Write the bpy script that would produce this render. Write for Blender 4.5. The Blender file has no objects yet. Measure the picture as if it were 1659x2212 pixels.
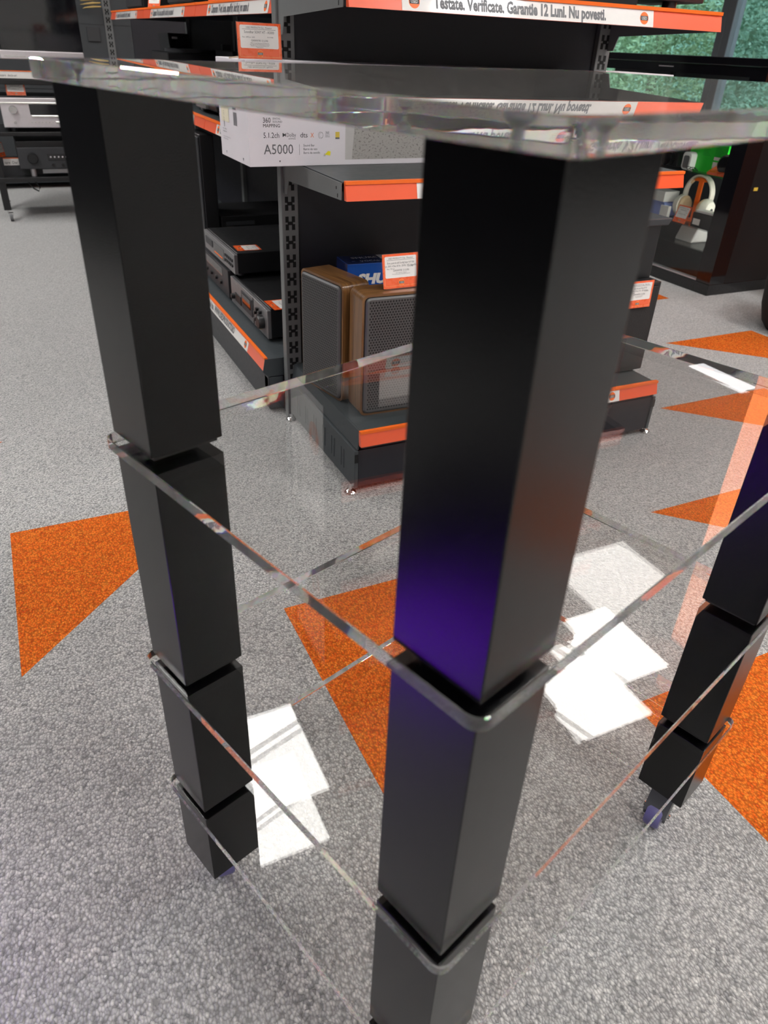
import bpy, bmesh, math, random
from mathutils import Vector, Matrix
random.seed(7)
sc = bpy.context.scene
COL = sc.collection
PI = math.pi

# ------------------------------------------------------------------ camera
cd = bpy.data.cameras.new('camera')
cam = bpy.data.objects.new('camera', cd); COL.objects.link(cam)
R = Vector((0.90319104, -0.42736778, 0.04003402)); Uv = Vector((0.20039046, 0.50229727, 0.84115463)); F = Vector((0.37959137, 0.75170089, -0.53931082))
m = Matrix((R, Uv, -F)).transposed().to_4x4()
m.translation = Vector((-0.6631108, -1.49215833, 0.99583864))
cam.matrix_world = m
cd.sensor_fit = 'VERTICAL'; cd.sensor_height = 36.0; cd.sensor_width = 27.0
cd.lens = 1573.861 / 2212 * 36
cd.clip_start = 0.02; cd.clip_end = 100
cd.dof.use_dof = True; cd.dof.focus_distance = 1.25; cd.dof.aperture_fstop = 9.0
sc.camera = cam

# ------------------------------------------------------------------ light and exposure
PANEL_STRENGTH = 13.5   # the row of panels over the shelving
FILL_PANEL = 47.0      # unseen panels, some added, raised as fill to light the shop
SKY_STRENGTH = 5.0
sc.view_settings.view_transform = 'Standard'; sc.view_settings.look = 'None'
sc.view_settings.gamma = 1.0; sc.view_settings.exposure = 0.0; sc.view_settings.use_curve_mapping = False
sc.cycles.use_denoising = True
sc.cycles.max_bounces = 40; sc.cycles.transparent_max_bounces = 48; sc.cycles.transmission_bounces = 40
sc.cycles.glossy_bounces = 40; sc.cycles.diffuse_bounces = 4; sc.cycles.sample_clamp_indirect = 6.0
w = bpy.data.worlds.new('world'); sc.world = w; w.use_nodes = True
bgn = w.node_tree.nodes['Background']; bgn.inputs[0].default_value = (0.62, 0.8, 1.0, 1); bgn.inputs[1].default_value = SKY_STRENGTH

# ------------------------------------------------------------------ materials
MATS = {}
def newmat(name):
    mt = bpy.data.materials.new(name); mt.use_nodes = True
    nt = mt.node_tree; MATS[name] = mt
    return mt, nt, nt.nodes['Principled BSDF']
def N(nt, t, **kw):
    n = nt.nodes.new(t)
    for k, v in kw.items():
        if hasattr(n, k): setattr(n, k, v)
        else: n.inputs[k.replace('_', ' ')].default_value = v
    return n
def mat(name, c, rough=0.5, metal=0.0, nscale=60.0, cvar=0.06, bump=0.0, bscale=400.0, spec=0.5, coat=0.0, emit=None, estr=0.0, trans=0.0, ior=1.5, rvar=0.06, croug=0.06):
    """procedural surface: base colour varied by noise, noise in the gloss, optional fine bump"""
    mt, nt, b = newmat(name)
    tc = N(nt, 'ShaderNodeTexCoord')
    nz = N(nt, 'ShaderNodeTexNoise'); nz.inputs['Scale'].default_value = nscale; nz.inputs['Detail'].default_value = 3
    nt.links.new(tc.outputs['Object'], nz.inputs['Vector'])
    mx = N(nt, 'ShaderNodeMix', data_type='RGBA')
    mx.inputs[6].default_value = tuple(max(0, v * (1 - cvar)) for v in c) + (1,)
    mx.inputs[7].default_value = tuple(min(1, v * (1 + cvar)) for v in c) + (1,)
    nt.links.new(nz.outputs['Fac'], mx.inputs[0]); nt.links.new(mx.outputs[2], b.inputs['Base Color'])
    mr = N(nt, 'ShaderNodeMapRange'); mr.inputs['To Min'].default_value = max(0.0, rough - rvar); mr.inputs['To Max'].default_value = rough + rvar
    nt.links.new(nz.outputs['Fac'], mr.inputs['Value']); nt.links.new(mr.outputs['Result'], b.inputs['Roughness'])
    b.inputs['Metallic'].default_value = metal
    b.inputs['Specular IOR Level'].default_value = spec
    b.inputs['Coat Weight'].default_value = coat; b.inputs['Coat Roughness'].default_value = croug
    b.inputs['Transmission Weight'].default_value = trans; b.inputs['IOR'].default_value = ior
    if emit:
        b.inputs['Emission Color'].default_value = tuple(emit) + (1,); b.inputs['Emission Strength'].default_value = estr
    if bump:
        n2 = N(nt, 'ShaderNodeTexNoise'); n2.inputs['Scale'].default_value = bscale; n2.inputs['Detail'].default_value = 2
        nt.links.new(tc.outputs['Object'], n2.inputs['Vector'])
        bp = N(nt, 'ShaderNodeBump'); bp.inputs['Strength'].default_value = bump; bp.inputs['Distance'].default_value = 0.001
        nt.links.new(n2.outputs['Fac'], bp.inputs['Height']); nt.links.new(bp.outputs['Normal'], b.inputs['Normal'])
    return mt

mat('post_black', (0.0014, 0.0014, 0.0018), 0.22, bump=0.10, bscale=900, cvar=0.15, rvar=0.03, spec=0.38)
mat('spacer_black', (0.006, 0.006, 0.006), 0.5)
mat('dark_metal', (0.047, 0.055, 0.060), 0.42, bump=0.08, bscale=500, spec=0.5)
mat('upright_metal', (0.15, 0.155, 0.155), 0.42, bump=0.08, bscale=500)
mat('panel_dark', (0.012, 0.012, 0.018), 0.55)
mat('wall_panel', (0.042, 0.047, 0.052), 0.55, nscale=20, cvar=0.12)
mat('slot_black', (0.003, 0.003, 0.003), 0.8)
mat('black_plastic', (0.010, 0.010, 0.011), 0.38)
mat('black_gloss', (0.006, 0.006, 0.008), 0.08, coat=0.6)
mat('charcoal', (0.035, 0.036, 0.04), 0.42)
mat('orange_bright', (0.95, 0.16, 0.012), 0.35)
mat('orange_card', (0.88, 0.11, 0.018), 0.28, coat=1.0, cvar=0.03)
mat('orange_line', (1.0, 0.45, 0.18), 0.3)
mat('strip_orange', (0.90, 0.10, 0.02), 0.30, coat=1.0, croug=0.28, cvar=0.02, rvar=0.0)
mat('white_card', (0.83, 0.80, 0.77), 0.4, coat=1.0, cvar=0.02)
mat('ink', (0.03, 0.03, 0.035), 0.5)
mat('ink_grey', (0.12, 0.12, 0.13), 0.4)
mat('ink_light', (0.25, 0.25, 0.26), 0.5)
mat('box_white', (0.78, 0.74, 0.78), 0.45, cvar=0.03, nscale=15)
mat('box_cream', (0.78, 0.72, 0.55), 0.6)
mat('gold_foil', (0.75, 0.55, 0.08), 0.4)
mat('yellow', (0.9, 0.8, 0.02), 0.5)
mat('orange_ink', (0.85, 0.2, 0.03), 0.5)
mat('grey_print', (0.55, 0.53, 0.52), 0.5)
mat('blue_box', (0.012, 0.075, 0.34), 0.25, coat=0.5)
mat('blue_dark', (0.008, 0.02, 0.10), 0.25, coat=0.5)
mat('green_box', (0.02, 0.55, 0.03), 0.35, coat=0.4)
mat('green_ink', (0.01, 0.30, 0.03), 0.4)
mat('silver', (0.72, 0.68, 0.70), 0.32, metal=0.55)
mat('silver_bright', (0.85, 0.84, 0.78), 0.2, metal=0.6)
mat('tv_silver', (0.42, 0.43, 0.45), 0.3, metal=0.3)
mat('chrome', (0.8, 0.8, 0.8), 0.12, metal=1.0)
mat('screw_metal', (0.30, 0.30, 0.31), 0.35, metal=0.8)
mat('deck_face', (0.24, 0.235, 0.24), 0.35, metal=0.5)
mat('glass_dark', (0.008, 0.009, 0.011), 0.06, coat=0.4)
mat('speaker_trim', (0.14, 0.14, 0.15), 0.25, metal=0.4)
mat('headset_white', (0.80, 0.77, 0.68), 0.4)
mat('cushion_beige', (0.78, 0.58, 0.36), 0.7)
mat('white_plastic', (0.85, 0.84, 0.82), 0.3)
mat('pale_blue', (0.28, 0.36, 0.75), 0.4)
mat('plaster', (0.72, 0.71, 0.69), 0.8, bump=0.3, bscale=150)
mat('shop_wall_dark', (0.022, 0.022, 0.026), 0.6, bump=0.2, bscale=150)
mat('shop_wall', (0.10, 0.10, 0.105), 0.7, bump=0.3, bscale=150)
mat('ceiling_tile', (0.62, 0.62, 0.60), 0.85, bump=0.4, bscale=250)
mat('wall_orange', (0.86, 0.17, 0.03), 0.6, bump=0.2, bscale=120)
mat('frame_grey', (0.13, 0.13, 0.135), 0.45)
mat('lamp_frame', (0.8, 0.8, 0.8), 0.4)
mat('pouf_cloth', (0.02, 0.018, 0.018), 0.9, bump=1.0, bscale=260)
mat('brown_wood', (0.045, 0.012, 0.012), 0.35)
mat('bark', (0.10, 0.07, 0.05), 0.9)
mat('ground', (0.22, 0.24, 0.2), 0.9)
mat('caster_grey', (0.055, 0.058, 0.06), 0.45)
mat('caster_wheel', (0.10, 0.09, 0.22), 0.35)
mat('gold_plug', (0.75, 0.55, 0.22), 0.3, metal=0.7)
mat('led_purple', (0.1, 0.02, 0.3), 0.3, emit=(0.22, 0.01, 1.0), estr=8)
mat('lamp_white', (0.9, 0.9, 0.9), 0.4, emit=(1.0, 0.985, 0.96), estr=PANEL_STRENGTH)

mat('lamp_fill', (0.9, 0.9, 0.9), 0.4, emit=(1.0, 0.985, 0.96), estr=FILL_PANEL)
mat('pillar_orange', (1.0, 0.24, 0.05), 0.45, bump=0.1, bscale=120)
mat('lightbox_orange', (0.9, 0.3, 0.1), 0.4, emit=(1.0, 0.26, 0.10), estr=2.3)
mat('lamp_soft', (0.9, 0.9, 0.9), 0.4, emit=(1.0, 0.985, 0.99), estr=5.0)
def leaf_mat(name, c1, c2):
    mt, nt, b = newmat(name)
    tc = N(nt, 'ShaderNodeTexCoord'); nz = N(nt, 'ShaderNodeTexNoise'); nz.inputs['Scale'].default_value = 4.5
    nt.links.new(tc.outputs['Object'], nz.inputs['Vector'])
    mx = N(nt, 'ShaderNodeMix', data_type='RGBA'); mx.inputs[6].default_value = c1 + (1,); mx.inputs[7].default_value = c2 + (1,)
    nt.links.new(nz.outputs['Fac'], mx.inputs[0]); nt.links.new(mx.outputs[2], b.inputs['Base Color']); b.inputs['Roughness'].default_value = 0.6
leaf_mat('leaf', (0.05, 0.15, 0.09), (0.26, 0.42, 0.27))
leaf_mat('leaf_light', (0.08, 0.20, 0.10), (0.40, 0.52, 0.26))

def carpet(name, ca, cb, cc, sheen=0.7):
    """looped pile: each loop a voronoi cell with its own tone, streaky drift along the weave"""
    mt, nt, b = newmat(name)
    tc = N(nt, 'ShaderNodeTexCoord')
    wn = N(nt, 'ShaderNodeTexNoise'); wn.inputs['Scale'].default_value = 90; nt.links.new(tc.outputs['Object'], wn.inputs['Vector'])
    ad = N(nt, 'ShaderNodeMix', data_type='VECTOR'); ad.inputs[0].default_value = 0.006
    nt.links.new(tc.outputs['Object'], ad.inputs[4]); nt.links.new(wn.outputs['Color'], ad.inputs[5])
    mp = N(nt, 'ShaderNodeMapping'); mp.inputs['Scale'].default_value = (1.0, 0.72, 1.0); nt.links.new(ad.outputs[1], mp.inputs['Vector'])
    vo = N(nt, 'ShaderNodeTexVoronoi'); vo.inputs['Scale'].default_value = 270; nt.links.new(mp.outputs['Vector'], vo.inputs['Vector'])
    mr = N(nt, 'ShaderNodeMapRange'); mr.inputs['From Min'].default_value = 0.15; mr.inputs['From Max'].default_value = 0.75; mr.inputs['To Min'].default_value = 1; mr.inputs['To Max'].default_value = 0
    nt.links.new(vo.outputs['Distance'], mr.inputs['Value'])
    sp = N(nt, 'ShaderNodeSeparateColor'); nt.links.new(vo.outputs['Color'], sp.inputs[0])
    m1 = N(nt, 'ShaderNodeMix', data_type='RGBA'); m1.inputs[6].default_value = ca + (1,); m1.inputs[7].default_value = cb + (1,)
    nt.links.new(sp.outputs[0], m1.inputs[0])
    st = N(nt, 'ShaderNodeMapping'); st.inputs['Scale'].default_value = (14, 60, 1); nt.links.new(tc.outputs['Object'], st.inputs['Vector'])
    n3 = N(nt, 'ShaderNodeTexNoise'); n3.inputs['Scale'].default_value = 1.0; n3.inputs['Detail'].default_value = 4; nt.links.new(st.outputs['Vector'], n3.inputs['Vector'])
    r3 = N(nt, 'ShaderNodeMapRange'); r3.inputs['From Min'].default_value = 0.3; r3.inputs['From Max'].default_value = 0.7; r3.inputs['To Min'].default_value = 0.0; r3.inputs['To Max'].default_value = 0.75
    nt.links.new(n3.outputs['Fac'], r3.inputs['Value'])
    m2 = N(nt, 'ShaderNodeMix', data_type='RGBA'); m2.inputs[7].default_value = cc + (1,)
    nt.links.new(r3.outputs['Result'], m2.inputs[0]); nt.links.new(m1.outputs[2], m2.inputs[6])
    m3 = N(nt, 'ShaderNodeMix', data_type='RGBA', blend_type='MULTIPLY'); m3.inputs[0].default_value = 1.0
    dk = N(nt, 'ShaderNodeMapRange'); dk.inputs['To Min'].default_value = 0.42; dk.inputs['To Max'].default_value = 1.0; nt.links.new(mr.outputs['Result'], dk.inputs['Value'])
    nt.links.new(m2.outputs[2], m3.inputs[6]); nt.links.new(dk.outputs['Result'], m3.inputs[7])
    nt.links.new(m3.outputs[2], b.inputs['Base Color']); b.inputs['Roughness'].default_value = 0.9; b.inputs['Specular IOR Level'].default_value = 0.15
    b.inputs['Sheen Weight'].default_value = sheen; b.inputs['Sheen Roughness'].default_value = 0.5
    bp = N(nt, 'ShaderNodeBump'); bp.inputs['Strength'].default_value = 0.8; bp.inputs['Distance'].default_value = 0.003
    nt.links.new(mr.outputs['Result'], bp.inputs['Height']); nt.links.new(bp.outputs['Normal'], b.inputs['Normal'])
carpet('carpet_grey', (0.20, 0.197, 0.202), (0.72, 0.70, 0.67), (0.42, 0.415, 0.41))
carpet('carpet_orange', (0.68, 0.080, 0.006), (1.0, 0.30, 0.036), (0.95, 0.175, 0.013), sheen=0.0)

def wood():
    mt, nt, b = newmat('walnut')
    tc = N(nt, 'ShaderNodeTexCoord'); mp = N(nt, 'ShaderNodeMapping'); mp.inputs['Scale'].default_value = (6, 260, 6)
    nt.links.new(tc.outputs['Object'], mp.inputs['Vector'])
    nz = N(nt, 'ShaderNodeTexNoise'); nz.inputs['Scale'].default_value = 1.0; nz.inputs['Detail'].default_value = 5; nt.links.new(mp.outputs['Vector'], nz.inputs['Vector'])
    cr = N(nt, 'ShaderNodeValToRGB'); cr.color_ramp.elements[0].position = 0.3; cr.color_ramp.elements[0].color = (0.07, 0.030, 0.010, 1)
    cr.color_ramp.elements[1].position = 0.72; cr.color_ramp.elements[1].color = (0.27, 0.135, 0.045, 1)
    e = cr.color_ramp.elements.new(0.5); e.color = (0.16, 0.072, 0.023, 1)
    nt.links.new(nz.outputs['Fac'], cr.inputs[0]); nt.links.new(cr.outputs[0], b.inputs['Base Color']); b.inputs['Roughness'].default_value = 0.35
    b.inputs['Coat Weight'].default_value = 0.3
wood()
def perforated():
    mt, nt, b = newmat('perforated_metal')
    tc = N(nt, 'ShaderNodeTexCoord'); sx = N(nt, 'ShaderNodeSeparateXYZ'); nt.links.new(tc.outputs['Object'], sx.inputs[0])
    def M(op, a, bb=None):
        n = N(nt, 'ShaderNodeMath', operation=op)
        for i, v in enumerate((a, bb)):
            if v is None: continue
            if isinstance(v, (int, float)): n.inputs[i].default_value = v
            else: nt.links.new(v, n.inputs[i])
        return n.outputs[0]
    px, pz = 0.0076, 0.0132
    ds = []
    for off in (0.0, 0.5):
        u = M('SUBTRACT', M('FRACT', M('ADD', M('DIVIDE', sx.outputs[0], px), off)), 0.5)
        v = M('SUBTRACT', M('FRACT', M('ADD', M('DIVIDE', sx.outputs[2], pz), off)), 0.5)
        u = M('MULTIPLY', u, px); v = M('MULTIPLY', v, pz)
        ds.append(M('SQRT', M('ADD', M('MULTIPLY', u, u), M('MULTIPLY', v, v))))
    d = M('MINIMUM', ds[0], ds[1])
    hole = M('LESS_THAN', d, 0.00255)
    inx = M('LESS_THAN', M('ABSOLUTE', sx.outputs[0]), 0.0815)
    inz = M('LESS_THAN', M('ABSOLUTE', M('SUBTRACT', sx.outputs[2], 0.1575)), 0.142)
    fr = M('LESS_THAN', sx.outputs[1], 0.02)
    h = M('MULTIPLY', M('MULTIPLY', hole, inx), M('MULTIPLY', inz, fr))
    mx = N(nt, 'ShaderNodeMix', data_type='RGBA'); mx.inputs[6].default_value = (0.085, 0.083, 0.084, 1); mx.inputs[7].default_value = (0.006, 0.005, 0.006, 1)
    nt.links.new(h, mx.inputs[0]); nt.links.new(mx.outputs[2], b.inputs['Base Color'])
    b.inputs['Metallic'].default_value = 0.25; b.inputs['Roughness'].default_value = 0.38
perforated()
def speckle():
    mt, nt, b = newmat('felt_print')
    tc = N(nt, 'ShaderNodeTexCoord'); mp = N(nt, 'ShaderNodeMapping'); mp.inputs['Scale'].default_value = (160, 1, 260); nt.links.new(tc.outputs['Object'], mp.inputs['Vector'])
    nz = N(nt, 'ShaderNodeTexNoise'); nz.inputs['Scale'].default_value = 1.0; nz.inputs['Detail'].default_value = 3; nt.links.new(mp.outputs['Vector'], nz.inputs['Vector'])
    cr = N(nt, 'ShaderNodeValToRGB'); cr.color_ramp.elements[0].position = 0.33; cr.color_ramp.elements[0].color = (0.16, 0.15, 0.14, 1)
    cr.color_ramp.elements[1].position = 0.45; cr.color_ramp.elements[1].color = (0.40, 0.38, 0.36, 1)
    nt.links.new(nz.outputs['Fac'], cr.inputs[0]); nt.links.new(cr.outputs[0], b.inputs['Base Color'])
speckle()

def acrylic_face(name, ior=1.49, tint=(0.985, 0.985, 0.98)):
    """flat face of a clear sheet: Fresnel reflection over clear transmission, same from either side"""
    mt, nt, b = newmat(name); nt.nodes.remove(b)
    out = nt.nodes['Material Output']
    ge = N(nt, 'ShaderNodeNewGeometry')
    mr = N(nt, 'ShaderNodeMapRange'); mr.inputs['To Min'].default_value = ior; mr.inputs['To Max'].default_value = 1 / ior
    nt.links.new(ge.outputs['Backfacing'], mr.inputs['Value'])
    fr = N(nt, 'ShaderNodeFresnel'); nt.links.new(mr.outputs['Result'], fr.inputs['IOR'])
    tr = N(nt, 'ShaderNodeBsdfTransparent'); tr.inputs[0].default_value = tint + (1,)
    gl = N(nt, 'ShaderNodeBsdfGlossy'); gl.inputs['Roughness'].default_value = 0.004
    tc = N(nt, 'ShaderNodeTexCoord'); nz = N(nt, 'ShaderNodeTexNoise'); nz.inputs['Scale'].default_value = 9
    nt.links.new(tc.outputs['Object'], nz.inputs['Vector'])
    bp = N(nt, 'ShaderNodeBump'); bp.inputs['Strength'].default_value = 0.014; bp.inputs['Distance'].default_value = 0.002
    nt.links.new(nz.outputs['Fac'], bp.inputs['Height']); nt.links.new(bp.outputs['Normal'], gl.inputs['Normal'])
    mx = N(nt, 'ShaderNodeMixShader')
    nt.links.new(fr.outputs[0], mx.inputs[0]); nt.links.new(tr.outputs[0], mx.inputs[1]); nt.links.new(gl.outputs[0], mx.inputs[2])
    nt.links.new(mx.outputs[0], out.inputs[0])
acrylic_face('acrylic_face'); acrylic_face('pane_glass', 1.5, (0.93, 0.97, 0.95)); acrylic_face('case_glass', 1.5, (0.94, 0.96, 0.955))
def acrylic_edge(name, rough=0.0, disp=0.012, wav=0.10):
    """polished cut edge: refraction split by colour, so it throws small rainbows"""
    mt, nt, b = newmat(name); nt.nodes.remove(b)
    out = nt.nodes['Material Output']
    last = None
    tc = N(nt, 'ShaderNodeTexCoord'); nz = N(nt, 'ShaderNodeTexNoise'); nz.inputs['Scale'].default_value = 55; nz.inputs['Detail'].default_value = 1
    nt.links.new(tc.outputs['Object'], nz.inputs['Vector'])
    bp = N(nt, 'ShaderNodeBump'); bp.inputs['Strength'].default_value = wav; bp.inputs['Distance'].default_value = 0.002
    nt.links.new(nz.outputs['Fac'], bp.inputs['Height'])
    for c, k in (((1, 0, 0), -1), ((0, 1, 0), 0), ((0, 0, 1), 1)):
        g = N(nt, 'ShaderNodeBsdfGlass'); g.inputs['Color'].default_value = c + (1,); g.inputs['Roughness'].default_value = rough; g.inputs['IOR'].default_value = 1.49 + k * disp
        nt.links.new(bp.outputs['Normal'], g.inputs['Normal'])
        if last is None: last = g.outputs[0]
        else:
            a = N(nt, 'ShaderNodeAddShader'); nt.links.new(last, a.inputs[0]); nt.links.new(g.outputs[0], a.inputs[1]); last = a.outputs[0]
    pg = N(nt, 'ShaderNodeBsdfGlass'); pg.inputs['Roughness'].default_value = rough; pg.inputs['IOR'].default_value = 1.49; nt.links.new(bp.outputs['Normal'], pg.inputs['Normal'])
    mx = N(nt, 'ShaderNodeMixShader'); mx.inputs[0].default_value = 0.35
    nt.links.new(pg.outputs[0], mx.inputs[1]); nt.links.new(last, mx.inputs[2])
    df = N(nt, 'ShaderNodeBsdfDiffuse'); df.inputs[0].default_value = (.85, .84, .80, 1)  # white mixed in to stand for light gathered in the edge
    n4 = N(nt, 'ShaderNodeTexNoise'); n4.inputs['Scale'].default_value = 30; nt.links.new(tc.outputs['Object'], n4.inputs['Vector'])
    r4 = N(nt, 'ShaderNodeMapRange'); r4.inputs['From Min'].default_value = .35; r4.inputs['From Max'].default_value = .7; r4.inputs['To Min'].default_value = .02; r4.inputs['To Max'].default_value = .18; nt.links.new(n4.outputs['Fac'], r4.inputs['Value'])
    m4 = N(nt, 'ShaderNodeMixShader'); nt.links.new(r4.outputs['Result'], m4.inputs[0]); nt.links.new(mx.outputs[0], m4.inputs[1]); nt.links.new(df.outputs[0], m4.inputs[2]); nt.links.new(m4.outputs[0], out.inputs[0])
acrylic_edge('acrylic_edge', 0.0, 0.014)
def solid_face():
    mt, nt, b = newmat('acrylic_solid'); nt.nodes.remove(b)
    tc = N(nt, 'ShaderNodeTexCoord'); nz = N(nt, 'ShaderNodeTexNoise'); nz.inputs['Scale'].default_value = 260
    nt.links.new(tc.outputs['Object'], nz.inputs['Vector'])
    mr = N(nt, 'ShaderNodeMapRange'); mr.inputs['From Min'].default_value = 0.45; mr.inputs['From Max'].default_value = 0.9; mr.inputs['To Min'].default_value = 0.015; mr.inputs['To Max'].default_value = 0.16; nt.links.new(nz.outputs['Fac'], mr.inputs['Value'])
    g = N(nt, 'ShaderNodeBsdfGlass'); g.inputs['IOR'].default_value = 1.49; g.inputs['Color'].default_value = (.995, .995, .985, 1); g.inputs['Roughness'].default_value = 0.0
    d = N(nt, 'ShaderNodeBsdfDiffuse'); d.inputs[0].default_value = (.55, .54, .52, 1)
    mx = N(nt, 'ShaderNodeMixShader'); nt.links.new(mr.outputs['Result'], mx.inputs[0]); nt.links.new(g.outputs[0], mx.inputs[1]); nt.links.new(d.outputs[0], mx.inputs[2])
    nt.links.new(mx.outputs[0], nt.nodes['Material Output'].inputs[0])
solid_face()
acrylic_edge('acrylic_solid_edge', 0.0, 0.018, 0.035)

# ------------------------------------------------------------------ mesh helpers
class MB:
    def __init__(s): s.v = []; s.f = []; s.mi = []
    def add(s, vs, fs, mi=0):
        o = len(s.v); s.v += [Vector(v) for v in vs]; s.f += [tuple(i + o for i in f) for f in fs]
        s.mi += [mi] * len(fs)
    def box(s, x0, x1, y0, y1, z0, z1, mi=0, M=None):
        vs = [Vector((x, y, z)) for x in (x0, x1) for y in (y0, y1) for z in (z0, z1)]
        if M: vs = [M @ v for v in vs]
        s.add(vs, [(0, 1, 3, 2), (4, 6, 7, 5), (0, 4, 5, 1), (2, 3, 7, 6), (0, 2, 6, 4), (1, 5, 7, 3)], mi); return s
    def prism(s, poly, a, b, axis='y', mi=0, caps=True):
        """poly: 2D outline; extruded from a to b along axis"""
        n = len(poly)
        def P(p, t): return {'x': (t, p[0], p[1]), 'y': (p[0], t, p[1]), 'z': (p[0], p[1], t)}[axis]
        vs = [P(p, a) for p in poly] + [P(p, b) for p in poly]
        fs = [(i, (i + 1) % n, n + (i + 1) % n, n + i) for i in range(n)]
        if caps: fs += [tuple(range(n))[::-1], tuple(range(n, 2 * n))]
        s.add(vs, fs, mi); return s
    def lathe(s, prof, c=(0, 0, 0), axis='z', n=24, mi=0, M=None):
        vs = []; fs = []
        for (r, h) in prof:
            for k in range(n):
                a = 2 * PI * k / n; x, y = r * math.cos(a), r * math.sin(a)
                p = {'z': (x, y, h), 'y': (x, h, y), 'x': (h, x, y)}[axis]
                v = Vector(p) + Vector(c); vs.append(M @ v if M else v)
        for i in range(len(prof) - 1):
            for k in range(n):
                fs.append((i * n + k, i * n + (k + 1) % n, (i + 1) * n + (k + 1) % n, (i + 1) * n + k))
        fs += [tuple(range(n))[::-1], tuple(range((len(prof) - 1) * n, len(prof) * n))]
        s.add(vs, fs, mi); return s
    def tube(s, pts, r, n=10, mi=0):
        pts = [Vector(p) for p in pts]; vs = []; fs = []
        up = Vector((0, 0, 1))
        for i, p in enumerate(pts):
            t = (pts[min(i + 1, len(pts) - 1)] - pts[max(i - 1, 0)]).normalized()
            a = t.cross(up if abs(t.z) < 0.95 else Vector((1, 0, 0))).normalized(); bb = t.cross(a)
            rr = r[i] if isinstance(r, (list, tuple)) else r
            for k in range(n):
                an = 2 * PI * k / n; vs.append(p + (a * math.cos(an) + bb * math.sin(an)) * rr)
        for i in range(len(pts) - 1):
            for k in range(n): fs.append((i * n + k, i * n + (k + 1) % n, (i + 1) * n + (k + 1) % n, (i + 1) * n + k))
        fs += [tuple(range(n))[::-1], tuple(range((len(pts) - 1) * n, len(pts) * n))]
        s.add(vs, fs, mi); return s
    def build(s, name, mats, parent=None, bevel=0.0, seg=2, smooth=False, fix=True):
        me = bpy.data.meshes.new(name); me.from_pydata([tuple(v) for v in s.v], [], s.f)
        for mm in (mats if isinstance(mats, (list, tuple)) else [mats]): me.materials.append(MATS[mm])
        for i, p in enumerate(me.polygons): p.material_index = s.mi[i]
        if fix:
            bm = bmesh.new(); bm.from_mesh(me); bmesh.ops.recalc_face_normals(bm, faces=bm.faces)
            if bevel:
                es = [e for e in bm.edges if len(e.link_faces) == 2 and e.calc_face_angle(0) > 0.5]
                bmesh.ops.bevel(bm, geom=es, offset=bevel, segments=seg, affect='EDGES', profile=0.5, clamp_overlap=True)
            bm.to_mesh(me); bm.free()
        o = bpy.data.objects.new(name, me); COL.objects.link(o)
        if smooth:
            for p in me.polygons: p.use_smooth = True
            try:
                me.set_sharp_from_angle(angle=0.7)
            except Exception: pass
        if parent: o.parent = parent
        return o
def box(x0, x1, y0, y1, z0, z1): return MB().box(x0, x1, y0, y1, z0, z1)
def thing(name, label, cat, loc=(0, 0, 0), rz=0.0, group=None):
    o = bpy.data.objects.new(name, None); COL.objects.link(o); o.location = loc; o.rotation_euler = (0, 0, rz); o.empty_display_size = 0.05
    return tag(o, label, cat, group)
def tag(o, label, cat, group=None):
    o['label'] = label; o['category'] = cat
    if group: o['group'] = group
    return o
def struct(o): o['kind'] = 'structure'; return o
def plane_M(o, ax, ay):
    ax = Vector(ax).normalized(); ay = Vector(ay).normalized(); az = ax.cross(ay)
    M = Matrix((ax, ay, az)).transposed().to_4x4(); M.translation = Vector(o); return M
def write(lines, material, parent, M, name='lettering', depth=0.0002, bold=0.0):
    """lines: (text, x, y, height, x-scale, align) in the plane M -> one mesh"""
    vs = []; fs = []
    for (t, x, y, h, xs, al) in lines:
        cu = bpy.data.curves.new('t', 'FONT'); cu.body = t; cu.size = h * 1.4; cu.align_x = al; cu.resolution_u = 2; cu.offset = bold * h
        ob = bpy.data.objects.new('t', cu); COL.objects.link(ob)
        me = ob.to_mesh()
        o = len(vs)
        for v in me.vertices: vs.append(M @ Vector((x + v.co.x * xs, y + v.co.y, depth)))
        for p in me.polygons: fs.append(tuple(i + o for i in p.vertices))
        ob.to_mesh_clear(); bpy.data.objects.remove(ob); bpy.data.curves.remove(cu)
    me = bpy.data.meshes.new(name); me.from_pydata([tuple(v) for v in vs], [], fs); me.materials.append(MATS[material])
    o = bpy.data.objects.new(name, me); COL.objects.link(o); o.parent = parent; return o
def flat(polys, M, d=0.0):
    """coloured flat patches in the plane M: list of (outline, depth, mi)"""
    b = MB()
    for (pl, dd, mi) in polys: b.add([M @ Vector((p[0], p[1], dd)) for p in pl], [tuple(range(len(pl)))], mi)
    return b
def rect(x0, x1, y0, y1): return [(x0, y0), (x1, y0), (x1, y1), (x0, y1)]
def circ(cx, cy, r, n=24): return [(cx + r * math.cos(2 * PI * k / n), cy + r * math.sin(2 * PI * k / n)) for k in range(n)]
def rrect(x0, x1, y0, y1, r, n=5):
    o = []
    for (cx, cy, a0) in ((x1 - r, y1 - r, 0), (x0 + r, y1 - r, 90), (x0 + r, y0 + r, 180), (x1 - r, y0 + r, 270)):
        for k in range(n + 1):
            a = math.radians(a0 + 90 * k / n); o.append((cx + r * math.cos(a), cy + r * math.sin(a)))
    return o

# ================================================================== SETTING
X0, X1, Y0, Y1, H = -2.95, 7.0, -5.0, 9.5, 3.0
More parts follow.
